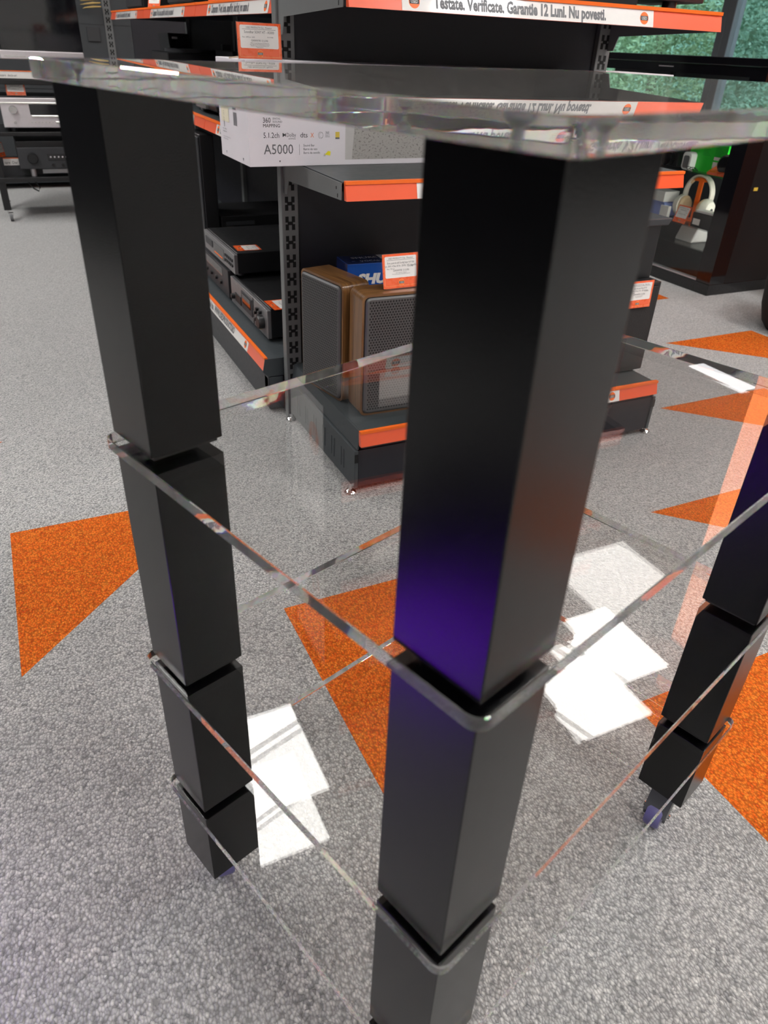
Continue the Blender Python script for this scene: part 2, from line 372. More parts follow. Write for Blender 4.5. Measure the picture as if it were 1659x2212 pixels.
# floor of 0.5 m carpet tiles; the orange ones are cut along a diagonal
fb = MB(); GX, GY = -0.316, 0.137
ul = {(-1 + k, 0 - k) for k in range(-1, 5)}           # tiles with the orange half up-left
ur = {(2 + k, -1 + k) for k in range(0, 3)}            # tiles with the orange half up-right
lr = {(4, 2)}                                          # tile with the orange half down-right
i0, i1 = int((X0 - GX) // 0.5) , int((X1 - GX) // 0.5) + 1
j0, j1 = int((Y0 - GY) // 0.5), int((Y1 - GY) // 0.5) + 1
big = MB()
for i in range(i0, i1 + 1):
    for j in range(j0, j1 + 1):
        xa, xb, ya, yb = GX + .5 * i, GX + .5 * i + .5, GY + .5 * j, GY + .5 * j + .5
        p = [(xa, ya, 0), (xb, ya, 0), (xb, yb, 0), (xa, yb, 0)]
        k = (i, j)
        if (i, j) in lr: fb.add(p, [(0, 1, 2)], 1); fb.add(p, [(0, 2, 3)], 0)
        elif (i, j + 1) in ul: fb.add(p, [(0, 2, 3)], 1); fb.add(p, [(0, 1, 2)], 0)
        elif (i, j + 1) in ur: fb.add(p, [(3, 1, 2)], 1); fb.add(p, [(0, 1, 3)], 0)
        else: fb.add(p, [(0, 1, 2, 3)], 0)
fl = struct(fb.build('floor', ['carpet_grey', 'carpet_orange'], fix=False))
cl = struct(box(X0, X1, Y0, Y1, H, H + 0.1).build('ceiling', 'ceiling_tile'))
struct(box(X0 - .15, X0, Y0, Y1, 0, H).build('wall_left', 'shop_wall_dark'))  # unseen wall, brought close and made dark to darken the post reflections
struct(box(X0, X1, Y1, Y1 + .15, 0, H).build('wall_back', 'shop_wall'))
struct(box(X0, X1, Y0 - .15, Y0, 0, H).build('wall_front', 'plaster'))
wr = MB(); wr.box(X1, X1 + .2, Y0, 1.6, 0, H, 1); wr.box(X1, X1 + .2, 1.6, 4.05, 0, H); wr.box(X1, X1 + .2, 4.05, Y1, 0, 0.45); wr.box(X1, X1 + .2, 4.05, Y1, 2.75, H)
struct(wr.build('wall_right', ['wall_orange', 'shop_wall_dark']))
for n, (ya, yb) in enumerate(((4.05, 5.79), (5.79, 9.45))):
    fr = MB(); t = 0.10
    fr.box(X1 + .02, X1 + .16, ya, ya + t, .45, 2.75); fr.box(X1 + .02, X1 + .16, yb - t, yb, .45, 2.75)
    fr.box(X1 + .02, X1 + .16, ya + t, yb - t, .45, .45 + t); fr.box(X1 + .02, X1 + .16, ya + t, yb - t, 2.75 - t, 2.75)
    if n == 1: fr.box(X1 + .02, X1 + .16, 7.9, 8.0, .45 + t, 2.75 - t)
    f = struct(fr.build('window_%d' % (n + 1), 'frame_grey', bevel=.008))
    gi = MB(); gi.box(X1 + .085, X1 + .095, ya + t, yb - t, .45 + t, 2.75 - t)
    gi.build('pane', 'pane_glass', f)
bs = MB(); bs.box(X0, X0 + .012, Y0, Y1, 0, .07)
struct(bs.build('baseboard_left', 'charcoal'))
bs = MB(); bs.box(X0 + .02, X1 - .02, Y1 - .012, Y1, 0, .07)
struct(bs.build('baseboard_back', 'charcoal'))

# ceiling lamps: square LED panels, each a thing; some unseen ones added as fill
spots = [(-0.1, .97, 'above the left half of the shelving end', 0), (2.13, .95, 'above the glass counter by the shelving', 0), (2.2, 4.0, 'over the far aisle, middle', 0),
         (-2.35, .96, 'over the left aisle', 1), (-2.35, 4.0, 'over the far left aisle', 1), (4.7, -1.3, 'near the orange wall, front', 1),
         (-1.7, 2.6, 'added as fill over the aisle before the television rack', 1), (0.2, -2.6, 'behind the photographer', 1), (2.4, -2.6, 'front of the shop, right', 1), (-.1, 6.8, 'far back, middle', 1),
         (4.6, .96, 'added as fill between the glass counter and the orange wall', 1), (2.2, -1.0, 'added as fill over the right aisle beside the stand', 1), (-2.35, -3.2, 'added as fill, front of the shop, left', 1)]
fr0 = None
for (x, y, wh, br) in spots:
    t = thing('ceiling_light', 'square white LED ceiling panel ' + wh, 'ceiling light', (x, y, H), 0, 'square LED ceiling panels')
    f = MB(); f.box(-.31, .31, -.31, -.30, -.012, 0); f.box(-.31, .31, .30, .31, -.012, 0); f.box(-.31, -.30, -.30, .30, -.012, 0); f.box(.30, .31, -.30, .30, -.012, 0)
    f.build('frame', 'lamp_frame', t)
    box(-.30, .30, -.30, .30, -.010, -.002).build('diffuser', 'lamp_fill' if br else 'lamp_white', t)

struct(box(2.65, 3.12, .34, .84, 0, H).build('pillar', 'pillar_orange', bevel=.004))
t = thing('lightbox', 'tall backlit orange lightbox on the pillar, mirrored as an orange band in the acrylic shelves', 'lightbox', (2.649, .34, .9))
MB().box(-.022, 0, 0, .50, 0, 2.08).build('case', 'frame_grey', t, bevel=.002)
MB().box(-.024, -.0222, .0, .50, .0, 2.08).build('light_panel', 'lightbox_orange', t)
t = thing('ceiling_light', 'slim linear white ceiling lamp nearest the orange wall', 'ceiling light', (5.2, 3.05, H))
box(-.11, .11, -.34, .34, -.05, 0).build('frame', 'lamp_frame', t)
box(-.10, .10, -.33, .33, -.055, -.0502).build('diffuser', 'lamp_soft', t)

# ================================================================== THE ACRYLIC DISPLAY STAND
SU = 0.358; W2 = 0.0688 / 2; SV = 1.55330 * SU
stand = thing('display_stand', 'tall display stand of clear acrylic shelves on four black square posts with casters', 'display stand', (-0.5764686, -0.88646705, 0), math.radians(-71.8316))
ZT = 0.9666; ZS = (0.6963, 0.4301, 0.2192); ZB = 0.0796
def sheet(name, ov, z0, z1, mats, r, parent, solid=False):
    b = MB(); out = rrect(-W2 - ov, SU + W2 + ov, -W2 - ov, SV + W2 + ov, r, 6)
    n = len(out); c = 0.0007
    ins = [((p[0] - SU / 2) * (1 - 2 * c / SU) + SU / 2, (p[1] - SV / 2) * (1 - 2 * c / SV) + SV / 2) for p in out]
    vs = [(p[0], p[1], z0) for p in ins] + [(p[0], p[1], z0 + c) for p in out] + [(p[0], p[1], z1 - c) for p in out] + [(p[0], p[1], z1) for p in ins]
    b.v = [Vector(v) for v in vs]
    for L in range(3):
        for i in range(n): b.f.append((L * n + i, L * n + (i + 1) % n, (L + 1) * n + (i + 1) % n, (L + 1) * n + i)); b.mi.append(0 if solid else 1)
    b.f.append(tuple(range(n))[::-1]); b.mi.append(0); b.f.append(tuple(range(3 * n, 4 * n))); b.mi.append(0)
    o = b.build(name, mats, parent)
    return o
sheet('tabletop', 0.0105, ZT, ZT + 0.0128, ['acrylic_solid', 'acrylic_solid_edge'], 0.006, stand)['label'] = 'thick clear acrylic top plate'
for z in ZS: sheet('shelf', 0.0075, z - 0.0150, z - 0.0040, ['acrylic_face', 'acrylic_edge'], 0.011, stand)
secs = ((ZS[0], ZT), (ZS[1], ZS[0] - .0150), (ZS[2], ZS[1] - .0150), (ZB, ZS[2] - .0150))
proto = {}
for pi, (px, py) in enumerate(((0, 0), (SU, 0), (SU, SV), (0, SV))):
    for k, (za, zb) in enumerate(secs):
        if pi == 0:
            proto[k] = MB().box(-W2, W2, -W2, W2, za, zb - 0.0002).build('post_section', 'post_black', stand, bevel=0.0009, seg=2)
            if k < 3: proto['s%d' % k] = MB().box(-W2 + .0035, W2 - .0035, -W2 + .0035, W2 - .0035, za - .0039, za).build('spacer', 'spacer_black', stand)
        else:
            for q in ([k, 's%d' % k] if k < 3 else [k]):
                c = proto[q].copy(); COL.objects.link(c); c.parent = stand; c.location = (px, py, 0)
    s_ = MB().lathe([(.0075, ZT + .0125), (.0070, ZT + .0080), (.0028, ZT + .0050), (.0028, ZT + .0005)], (px, py, 0), n=20).build('screw', 'screw_metal', stand, smooth=True)
# casters
def caster(px, py, ang, first=[None]):
    if first[0] is None:
        ct = box(-.026, .026, -.026, .026, ZB - .003, ZB - .0003).build('caster', 'caster_grey', stand, bevel=.001)
        ct['label'] = 'swivel caster with dark fork'
        for sx in (-1, 1):
            for sy in (-1, 1): MB().lathe([(.004, 0), (.0035, -.003), (.001, -.004)], (sx * .018, sy * .018, ZB - .003), n=12).build('bolt', 'chrome', ct, smooth=True)
        MB().lathe([(.014, ZB - .003), (.014, ZB - .011), (.011, ZB - .013)], n=20).build('swivel', 'caster_grey', ct, smooth=True)
        fk = MB(); fk.prism([(-.012, ZB - .012), (.020, ZB - .012), (.034, .034), (.028, .018), (.010, .018), (-.012, .055)], -.017, -.013, 'y'); fk.prism([(-.012, ZB - .012), (.020, ZB - .012), (.034, .034), (.028, .018), (.010, .018), (-.012, .055)], .013, .017, 'y')
        fk.prism([(-.012, ZB - .012), (.020, ZB - .012), (.038, .036), (.034, .033), (.017, ZB - .016), (-.012, ZB - .016)], -.017, .017, 'y')
        fk.build('fork', 'caster_grey', ct, bevel=.0008)
        MB().lathe([(.023, -.0115), (.0248, -.008), (.025, 0), (.0248, .008), (.023, .0115)], (.019, 0, .0251), 'y', 28).build('wheel', 'caster_wheel', ct, smooth=True)
        MB().lathe([(.005, -.020), (.005, .020)], (.019, 0, .0251), 'y', 12).build('axle', 'chrome', ct, smooth=True)
        first[0] = ct
    else:
        src = first[0]; ct = src.copy(); COL.objects.link(ct); ct.parent = stand
        for ch in list(src.children):
            d = ch.copy(); COL.objects.link(d); d.parent = ct
    ct.location = (px, py, 0); ct.rotation_euler = (0, 0, ang)
for (px, py, a) in ((0, 0, 2.75), (SU, 0, 2.0), (SU, SV, -1.45), (0, SV, .6)): caster(px, py, a)

# ================================================================== SHELVING
LSL = 0.036
def label_strip(parent, M, L, wa, wb, text, tx, th, txs, logos=(True, True), tcol='ink_grey'):
    """M: origin at top left of the strip's face; x along it, y up, z out. wa..wb = white insert"""
    h = LSL; ob = MB()
    # channel: slim bright bead on top, sloped clear-faced pocket below leaning out at the foot
    ob.box(0, L, -.003, 0.004, -.006, .0045, 0, M)
    ob.add([M @ Vector(v) for v in ((0, -.003, .001), (L, -.003, .001), (L, -h, .010), (0, -h, .010), (0, -h, -.004), (L, -h, -.004), (L, -.003, -.006), (0, -.003, -.006))],
           [(3, 2, 1, 0), (4, 5, 2, 3), (7, 6, 5, 4), (0, 1, 6, 7), (1, 2, 5, 6), (0, 7, 4, 3)], 1)
    st = ob.build('label_strip', ['orange_bright', 'strip_orange'], parent, fix=True)
    sl = Vector((0, -(h - .003), .009)).normalized()
    Ms = M @ plane_M((0, -h, .010), (1, 0, 0), -sl)
    hh = math.hypot(h - .003, .009)
    if wb > wa:
        MB().add([], [])
        wi = flat([(rect(wa, wb, .0004, hh - .0004), .0006, 0)], Ms).build('insert', 'white_card', st, fix=False)
        if text:
            write([(text, tx, hh * .5 - th * .42, th, txs, 'LEFT')], tcol, st, Ms, depth=.0010, bold=.06)
        for k, lx in enumerate((wa + .028, wb - .028)):
            if logos[k]:
                lg = flat([(circ(lx, hh / 2, .0125), .0009, 0), (rect(lx - .011, lx + .011, hh / 2 - .0045, hh / 2 + .0045), .0011, 1)], Ms).build('round_logo', ['orange_bright', 'ink'], st, fix=False)
                write([('USED', lx, hh / 2 - .0032, .0064, .72, 'CENTER')], 'white_card', st, Ms, depth=.0014)
    return st
def slots(b, x, y, z0, z1, face='y', w=.009, pitch=.05, mi=0):
    z = z0
    while z < z1:
        for dz in (0, .020):
            for dx in (-.009, .009):
                if face == 'y': b.box(x + dx - w / 2 - (.0 if dx < 0 else 0), x + dx + w / 2, y - .0006, y + .0004, z + dz, z + dz + .015, mi)
                else: b.box(x - .0006, x + .0004, y + dx - w / 2, y + dx + w / 2, z + dz, z + dz + .015, mi)
        if face == 'y': b.box(x - .0075, x + .0075, y - .0006, y + .0004, z + .013, z + .022, mi)
        else: b.box(x - .0006, x + .0004, y - .0075, y + .0075, z + .013, z + .022, mi)
        z += pitch

# ---- end cap facing the camera
ec = thing('shelving_unit', 'dark grey metal end shelving unit holding the soundbar carton and wooden speakers', 'shelving')
for xx in (-.007, .962):
    u = MB().box(xx, xx + .047, .500, .530, .0, 2.1).build('upright', 'upright_metal', ec, bevel=.002)
    s = MB(); slots(s, xx + .023, .4999, .06, 2.05); s.build('slots', 'slot_black', u)
bp_ = MB(); bp_.box(.041, .961, .515, .525, .03, .42); bp_.box(.041, .961, .515, .525, .423, .80); bp_.box(.041, .961, .515, .525, .803, 1.2); bp_.box(.041, .961, .515, .525, 1.203, 2.1)
bp_.build('back_panel', 'panel_dark', ec)
pl = MB().box(.012, .988, .004, .010, .020, .126).build('kick_plate', 'panel_dark', ec)
for xx, sg in ((0.0, 1), (1.0, -1)):
    sd = MB(); sd.box(min(xx, xx + sg * .010), max(xx, xx + sg * .010), .0, .500, .020, .127)
    s_ = sd.build('side_panel', 'dark_metal', ec, bevel=.0012)
    rb = MB()
    for k in range(6):
        y = .07 + k * .068
        rb.box(xx - sg * .0012, xx + sg * .0005, y, y + .0035, .045, .100); rb.box(xx - sg * .0012, xx + sg * .0005, y + .018, y + .0215, .045, .100)
    rb.build('ribs', 'dark_metal', s_, bevel=.0005)
    MB().box(xx - .0005 if sg > 0 else xx - .009, xx + .009 if sg > 0 else xx + .0005, -.0012, .0005, .094, .118).build('slot', 'slot_black', s_)
for (fx, fy) in ((-.004, .015), (1.004, .015), (-.004, .485), (1.004, .485)):
    MB().lathe([(.014, .0), (.016, .004), (.012, .009), (.005, .012), (.005, .022)], (fx, fy, 0), n=20).build('leveling_foot', 'chrome', ec, smooth=True)
def tray(parent, x0, x1, y0, y1, z, th, name='shelf', lip=.0, mtl='dark_metal'):
    b = MB(); b.box(x0, x1, y0, y1, z - .003, z)
    b.box(x0, x0 + .003, y0, y1, z - th, z - .003); b.box(x1 - .003, x1, y0, y1, z - th, z - .003)
    b.box(x0, x1, y0, y0 + .003, z - th, z - .003); b.box(x0, x1, y1 - .003, y1, z - th, z - .003)
    return b.build(name, mtl, parent)
tray(ec, .020, .980, .008, .498, .177, .050)
for xx, sg in ((.0075, 1), (.9925, -1)):
    MB().prism([(xx, .129), (xx + sg * .004, .129), (xx + sg * .013, .176), (xx + sg * .0085, .176)], .004, .498, 'y').build('end_flange', 'dark_metal', ec)
PM = plane_M((.012, -.001, .178), (1, 0, 0), (0, 0, 1))
label_strip(ec, PM, .976, .18, .83, 'Testate. Verificate. Garantie 12 Luni. Nu povesti.', .24, .0215, .74)
def shelf(parent, z, y0, name='shelf'):
    tray(parent, .004, .996, y0 + .012, .498, z, .020)
    for xx in (.0, .9975):
        br = MB().prism([(y0 + .010, z - .002), (y0 + .010, z - .037), (.46, z - .050), (.475, z - .085), (.4995, z - .085), (.4995, z - .002)], xx, xx + .0025, 'x').build('bracket', 'upright_metal', parent)
        h = MB().box(xx - .0004, xx + .0029, y0 + .035, y0 + .039, z - .018, z - .012); h.box(xx - .0004, xx + .0029, y0 + .027, y0 + .031, z - .034, z - .026)
        h.build('hole', 'slot_black', br)
shelf(ec, .740, .095); shelf(ec, 1.092, .095); shelf(ec, 1.440, .095); shelf(ec, 1.790, .095)
for zz in (1.439, 1.789): label_strip(ec, plane_M((.006, .096, zz), (1, 0, 0), (0, 0, 1)), .988, .185, .83, 'Testate. Verificate. Garantie 12 Luni. Nu povesti.', .24, .0215, .74)
label_strip(ec, plane_M((.006, .096, .739), (1, 0, 0), (0, 0, 1)), .988, .175, .83, 'Testate. Verificate. Garantie 12 Luni. Nu povesti.', .24, .0215, .74)
label_strip(ec, plane_M((.006, .096, 1.091), (1, 0, 0), (0, 0, 1)), .988, .115, .770, 'Testate. Verificate. Garantie 12 Luni. Nu povesti.', .188, .0215, .74)

sg = thing('sign', 'white upright sign with a red circle hung on the left side of the end unit', 'sign', (-.0035, .48, 1.22))
sb = MB().box(-.002, 0, -.27, 0, 0, .42).build('board', 'white_card', sg)
PSg = plane_M((-.0024, -.01, 0), (0, -1, 0), (0, 0, 1))
write([('GARANTIE', 0, 0, .030, .9, 'LEFT'), ('12 LUNI', 0, -.05, .030, .9, 'LEFT'), ('USED PRODUCTS', 0, -.10, .022, .9, 'LEFT')], 'ink', sb, PSg @ Matrix.Translation((.04, .38, 0)) @ Matrix.Rotation(-PI / 2, 4, 'Z'), bold=.03)
flat([(circ(.19, .12, .040), .0003, 0), (circ(.19, .12, .020), .0005, 1)], PSg).build('red_circle', ['orange_ink', 'white_card'], sb, fix=False)

# ---- side run, seen along its left face
sr = thing('shelving_unit', 'long dark grey metal shelving run going away behind the end unit, holding hi-fi decks', 'shelving', (0, .556, 0))
YB = [0, 1.0, 2.0, 3.0]
for yy in YB[1:]:
    for xx in (.46,):
        u = MB().box(xx, xx + .03, yy - .02, yy + .02, 0, 2.1).build('upright', 'upright_metal', sr)
MB().box(.478, .486, .0, 3.0, .03, 2.1).build('back_panel', 'panel_dark', sr)
for k in range(3):
    y0, y1 = YB[k] + .002, YB[k + 1] - .002
    b = MB(); b.box(-.052, .47, y0, y1, .174, .177); b.box(-.052, -.049, y0, y1, .135, .174); b.build('shelf', 'dark_metal', sr)
    MB().box(-.050, -.046, y0, y1, .018, .134).build('kick_plate', 'charcoal', sr)
    for z in (.742, 1.090):
        b = MB(); b.box(.062, .47, y0, y1, z - .003, z); b.box(.062, .065, y0, y1, z - .025, z - .003)
        b.box(.062, .47, y0, y0 + .002, z - .03, z - .003); b.box(.062, .47, y1 - .002, y1, z - .03, z - .003); b.build('shelf', 'dark_metal', sr)
    T = {0: ('Livrare. Suna-ne la noi.  WWW.USEDPRODUCTS.RO', .165, .82), 1: ('', 0, 0)}
    for (xs, z, txt, tx, th, ts, wa, wb) in ((-.055, .178, 'Livrare. Sute-al tau.  WWW.USEDPRODUCTS.RO', .20, .0215, .70, .17, .826),
                                    (.058, .741, 'Cumparam TV-uri, boxe, amplif\'uri, deck\'uri, you name it', .20, .0215, .60, .17, .826),
                                    (.058, 1.089, 'Cumparam TV-uri, boxe, amplif\'uri, deck\'uri, you name it', .20, .0215, .60, .17, .826)):
        # face looks to -x; reading direction runs towards the camera (-y)
        label_strip(sr, plane_M((xs, y1, z), (0, -1, 0), (0, 0, 1)), y1 - y0, wa, wb, txt, wa + .055, th, ts)
b = MB(); b.box(-.050, .0, .002, .040, .012, .118); b.build('base_foot', 'dark_metal', sr, bevel=.003)
b = MB(); b.prism([(-.050, .122), (-.066, .138), (-.058, .178), (-.0, .178), (.0, .122)], -.001, .002, 'y'); b.build('end_cap', 'dark_metal', sr)
h = MB(); h.box(-.027, -.022, .0012, .0022, .085, .091); h.box(-.027, -.022, .0012, .0022, .035, .041); h.build('hole', 'slot_black', sr)

# ---- back run along the far left
br_ = thing('shelving_unit', 'dark grey wall shelving with slotted uprights behind the wheeled television rack', 'shelving', (0, 5.2, 0))
for xx in (.232, -.77, -1.77):
    u = MB().box(xx, xx + .055, 0, .03, 0, 2.2).build('upright', 'upright_metal', br_)
    s = MB(); slots(s, xx + .0275, -.0001, .10, 2.1); s.build('slots', 'slot_black', u)
b = MB()
for (xa, xb) in ((-.715, .232), (-1.715, -.77), (.288, .42)):
    for (a, c) in ((.05, .62), (.623, 1.035), (1.038, 1.6), (1.603, 2.2)): b.box(xa, xb, .008, .016, a, c)
b.build('back_panel', 'wall_panel', br_)
b = MB(); b.box(-1.77, 2.3, .017, .022, .0, 2.2); b.box(.422, 2.3, .008, .016, .05, 2.2); b.build('backing', 'panel_dark', br_)
tray(br_, -1.77, 1.23, -.35, 0, .14, .1)
hk = MB(); hk.tube([(.15, .008, 1.19), (.15, -.12, 1.19), (.15, -.13, 1.20)], .003)
hk.build('hook', 'chrome', br_)

# ================================================================== PRICE TAGS
def price_tag(label, M, w, h, head, price, small, group='orange framed price tags', foot=True):
    t = thing('price_tag', label, 'price tag', (0, 0, 0), 0, group); t.matrix_world = M
    I = Matrix.Identity(4)
    hb = MB(); hb.box(-.0015, w + .0015, -.001, h + .0015, -.0022, -.0008, 0)
    if foot: hb.box(-.0015, w + .0015, -.0020, .0, -.0022, .016, 0)
    hb.build('holder', 'case_glass', t)
    cardm = box(0, w, 0, h, -.0008, 0).build('card', 'orange_card', t)
    pl = flat([(rrect(w * .065, w * .935, h * .30, h * .93, .003), .0002, 0)], I).build('paper', 'white_card', cardm, fix=False)
    ln = flat([(rect(w * .12, w * .88, h * .815, h * .823), .00035, 0)], I); ln.build('rule', 'ink', cardm, fix=False)
    lg = flat([(circ(w * .5, h * .155, h * .10), .0002, 0), (circ(w * .5, h * .155, h * .092), .0003, 1), (rect(w * .5 - h * .088, w * .5 + h * .088, h * .155 - h * .035, h * .155 + h * .035), .0004, 2)], I).build('round_logo', ['orange_line', 'orange_bright', 'ink'], cardm, fix=False)
    write([('USED', w * .5, h * .155 - h * .028, h * .056, .8, 'CENTER')], 'white_card', cardm, I, depth=.0006)
    bl = MB(); ow = .0006
    bl.add([(w * .05, h * .06, .0002), (w * .95, h * .06, .0002), (w * .95, h * .06 + ow, .0002), (w * .05, h * .06 + ow, .0002)], [(0, 1, 2, 3)])
    for xx in (w * .045, w * .955): bl.add([(xx - ow / 2, h * .06, .0002), (xx + ow / 2, h * .06, .0002), (xx + ow / 2, h * .95, .0002), (xx - ow / 2, h * .95, .0002)], [(0, 1, 2, 3)])
    bl.build('border', 'orange_line', cardm, fix=False)
    L = [('USED PRODUCTS Cluj - Manastur', w * .5, h * .845, h * .05, .86 * w / .1, 'CENTER')]
    y = h * .71
    for q in head: L.append((q, w * .5, y, h * (.075 if len(head) == 1 else .06), (.80 if len(head) == 1 else .62) * w / .1, 'CENTER')); y -= h * .09
    L.append((price, w * .11, h * .585 if len(head) == 1 else h * .55, h * .04, .9, 'LEFT')); L.append(('SKU 0149808', w * .68, h * .60, h * .032, .8, 'LEFT'))
    L.append(('GARANTIE 12 LUNI', w * .5, h * .49, h * .055, .85, 'CENTER'))
    yy = h * .435
    for q in small: L.append((q, w * .5, yy, h * .026, .8, 'CENTER')); yy -= h * .038
    write(L, 'ink', cardm, I, depth=.0005)
    return t
lean = math.radians(8)
def tagM(x, y, z, yaw=0.0, ln=lean, roll=0.0):
    return Matrix.Translation((x, y, z)) @ Matrix.Rotation(yaw, 4, 'Z') @ Matrix.Rotation(PI / 2 - ln, 4, 'X') @ Matrix.Rotation(roll, 4, 'Z')

# ================================================================== SOUNDBAR CARTON
t = thing('soundbar_box', 'long white soundbar carton with printed specifications lying across the middle shelf', 'box', (-.133, .345, .7402), math.radians(1.0))
BL, BD, BH = 1.28, .235, .2160
cb = MB().box(0, BL, 0, BD, 0, BH).build('carton', 'box_white', t, bevel=.0015)
PF = plane_M((0, -.0003, 0), (1, 0, 0), (0, 0, 1))
write([('360', .036, .093, .0110, .85, 'LEFT'), ('MAPPING', .036, .0835, .0073, .98, 'LEFT'), ('5.1.2ch', .036, .0615, .0115, .86, 'LEFT')], 'ink', cb, PF)
write([('SPATIAL', .060, .0995, .0042, .92, 'LEFT'), ('SOUND', .060, .0930, .0042, 1.15, 'LEFT'), ('Dolby', .093, .0635, .0085, .82, 'LEFT'), ('ATMOS', .098, .0578, .0032, 1.2, 'LEFT'),
       ('A5000', .036, .0270, .0215, .92, 'LEFT'), ('Sound Bar', .135, .0425, .0052, .95, 'LEFT'), ('Barre de son', .135, .0345, .0052, .95, 'LEFT'), ('Barra de sonido', .135, .0265, .0052, .92, 'LEFT'),
       ('360', .192, .0695, .0055, .9, 'LEFT'), ('REALITY', .192, .0655, .0024, .9, 'LEFT'), ('AUDIO', .192, .0620, .0024, 1.1, 'LEFT')], 'ink_grey', cb, PF)
write([('dts', .127, .0620, .0110, 1.05, 'LEFT')], 'ink', cb, PF); write([('X', .154, .0620, .0100, .85, 'LEFT')], 'orange_ink', cb, PF)
logo = flat([(rect(.0835, .0850, .0635, .0715), .0002, 0), ([(.085, .0635), (.0895, .0675), (.085, .0715)], .0002, 0), ([(.0915, .0635), (.0915, .0715), (.0870, .0675)], .0002, 0),
             (rect(.1245, .1251, .0245, .0475), .0002, 0), ([(.073, .013), (.077, .013), (.075, .0085)], .0002, 0),
             (rect(.2185, .2295, .0615, .0735), .0002, 1), (rect(.2185, .2295, .0580, .0615), .0002, 2)], PF)
logo.build('printed_marks', ['ink', 'gold_foil', 'ink_grey'], cb, fix=False)
rg = MB()
for k in range(24):
    a0, a1 = 2 * PI * k / 24, 2 * PI * (k + 1) / 24
    if k in (5, 17): continue
    rg.add([PF @ Vector((.180 + r * .85 * math.cos(a), .0665 + r * math.sin(a), .0002)) for a, r in ((a0, .0075), (a1, .0075), (a1, .0068), (a0, .0068))], [(0, 1, 2, 3)])
    rg.add([PF @ Vector((.1815 + r * .85 * math.cos(a), .0665 + r * math.sin(a), .0002)) for a, r in ((a0, .0058), (a1, .0058), (a1, .0053), (a0, .0053))], [(0, 1, 2, 3)])
rg.build('ring_mark', 'ink_grey', cb, fix=False)
flat([([(.190, .024), (.205, .022), (.206, .031), (.199, .032)], .0004, 0), ([(.187, .0205), (.192, .0205), (.194, .026), (.189, .027)], .0003, 1)], PF).build('tape_scrap', ['yellow', 'grey_print'], cb, fix=False)
pic = flat([(rect(.245, 1.25, .012, .200), .0002, 0), ([(.263, .013), (1.25, .013), (1.25, .199), (.279, .199)], .0004, 1)], PF).build('picture_panel', ['grey_print', 'felt_print'], cb, fix=False)
PS = plane_M((-.0003, BD, 0), (0, -1, 0), (0, 0, 1))       # left end, reading towards the camera
flat([(rect(.020, .085, .080, .200), .0002, 0)], PS).build('paper_label', 'box_cream', cb, fix=False)
mk = MB()
for (a, c, d, e) in ((.122, .148, .135, .150), (.122, .148, .112, .128)): mk.add([PS @ Vector(p) for p in ((a, d, .0003), (c, d, .0003), (c, e, .0003), (a, e, .0003))], [(0, 1, 2, 3)])
for k in range(9): mk.add([PS @ Vector((.124 + k * .0033 + q[0], q[1], .0003)) for q in ((0, .078), (.0018, .078), (.0018, .106), (0, .106))], [(0, 1, 2, 3)])
for q in (.045, .185): mk.add([PS @ Vector(p) for p in ((q, .014, .0003), (q + .007, .014, .0003), (q + .0035, .007, .0003))], [(0, 1, 2)])
mk.build('print_blocks', 'ink_grey', cb, fix=False)
write([('SONY CORPORATION   HT-A5000', 0, 0, .0075, .8, 'LEFT')], 'ink', cb, PS @ Matrix.Translation((.038, .196, 0)) @ Matrix.Rotation(-PI / 2, 4, 'Z'))
write([('MODEL  /  SERIAL NO.', .025, .062, .003, .9, 'LEFT'), ('DESIGNED IN JAPAN', .025, .056, .003, .9, 'LEFT'), ('Sony Corporation, 1-7-1 Konan, Minato-ku, Tokyo', .025, .045, .0026, .85, 'LEFT'), ('108-0075 Japan. Made in Malaysia', .025, .040, .0026, .85, 'LEFT')], 'ink_light', cb, PS)
flap = MB(); flap.box(.0, .10, .001, .003, .0, .003); fo = flap.build('torn_flap', 'box_cream', t); fo.location = (-.004, .10, BH - .001); fo.rotation_euler = (.0, -.10, .2)

price_tag('orange framed price tag standing on the long white soundbar carton', tagM(-.142, .355, .9575, 0, math.radians(4)), .100, .0680,
          ['Soundbar SONY HT - A5000'], 'Pret  2490 Lei  2350', ['450W, 5.1.2 canale, Dolby Atmos, 360 Spatial Sound', 'Sony, Dolby Vision 4-8, HDMI 8K, Bluetooth, 360 audio', 'Subwoofer integrat, Sound Field Optimization, WiFi', 'Telecomanda Black'])

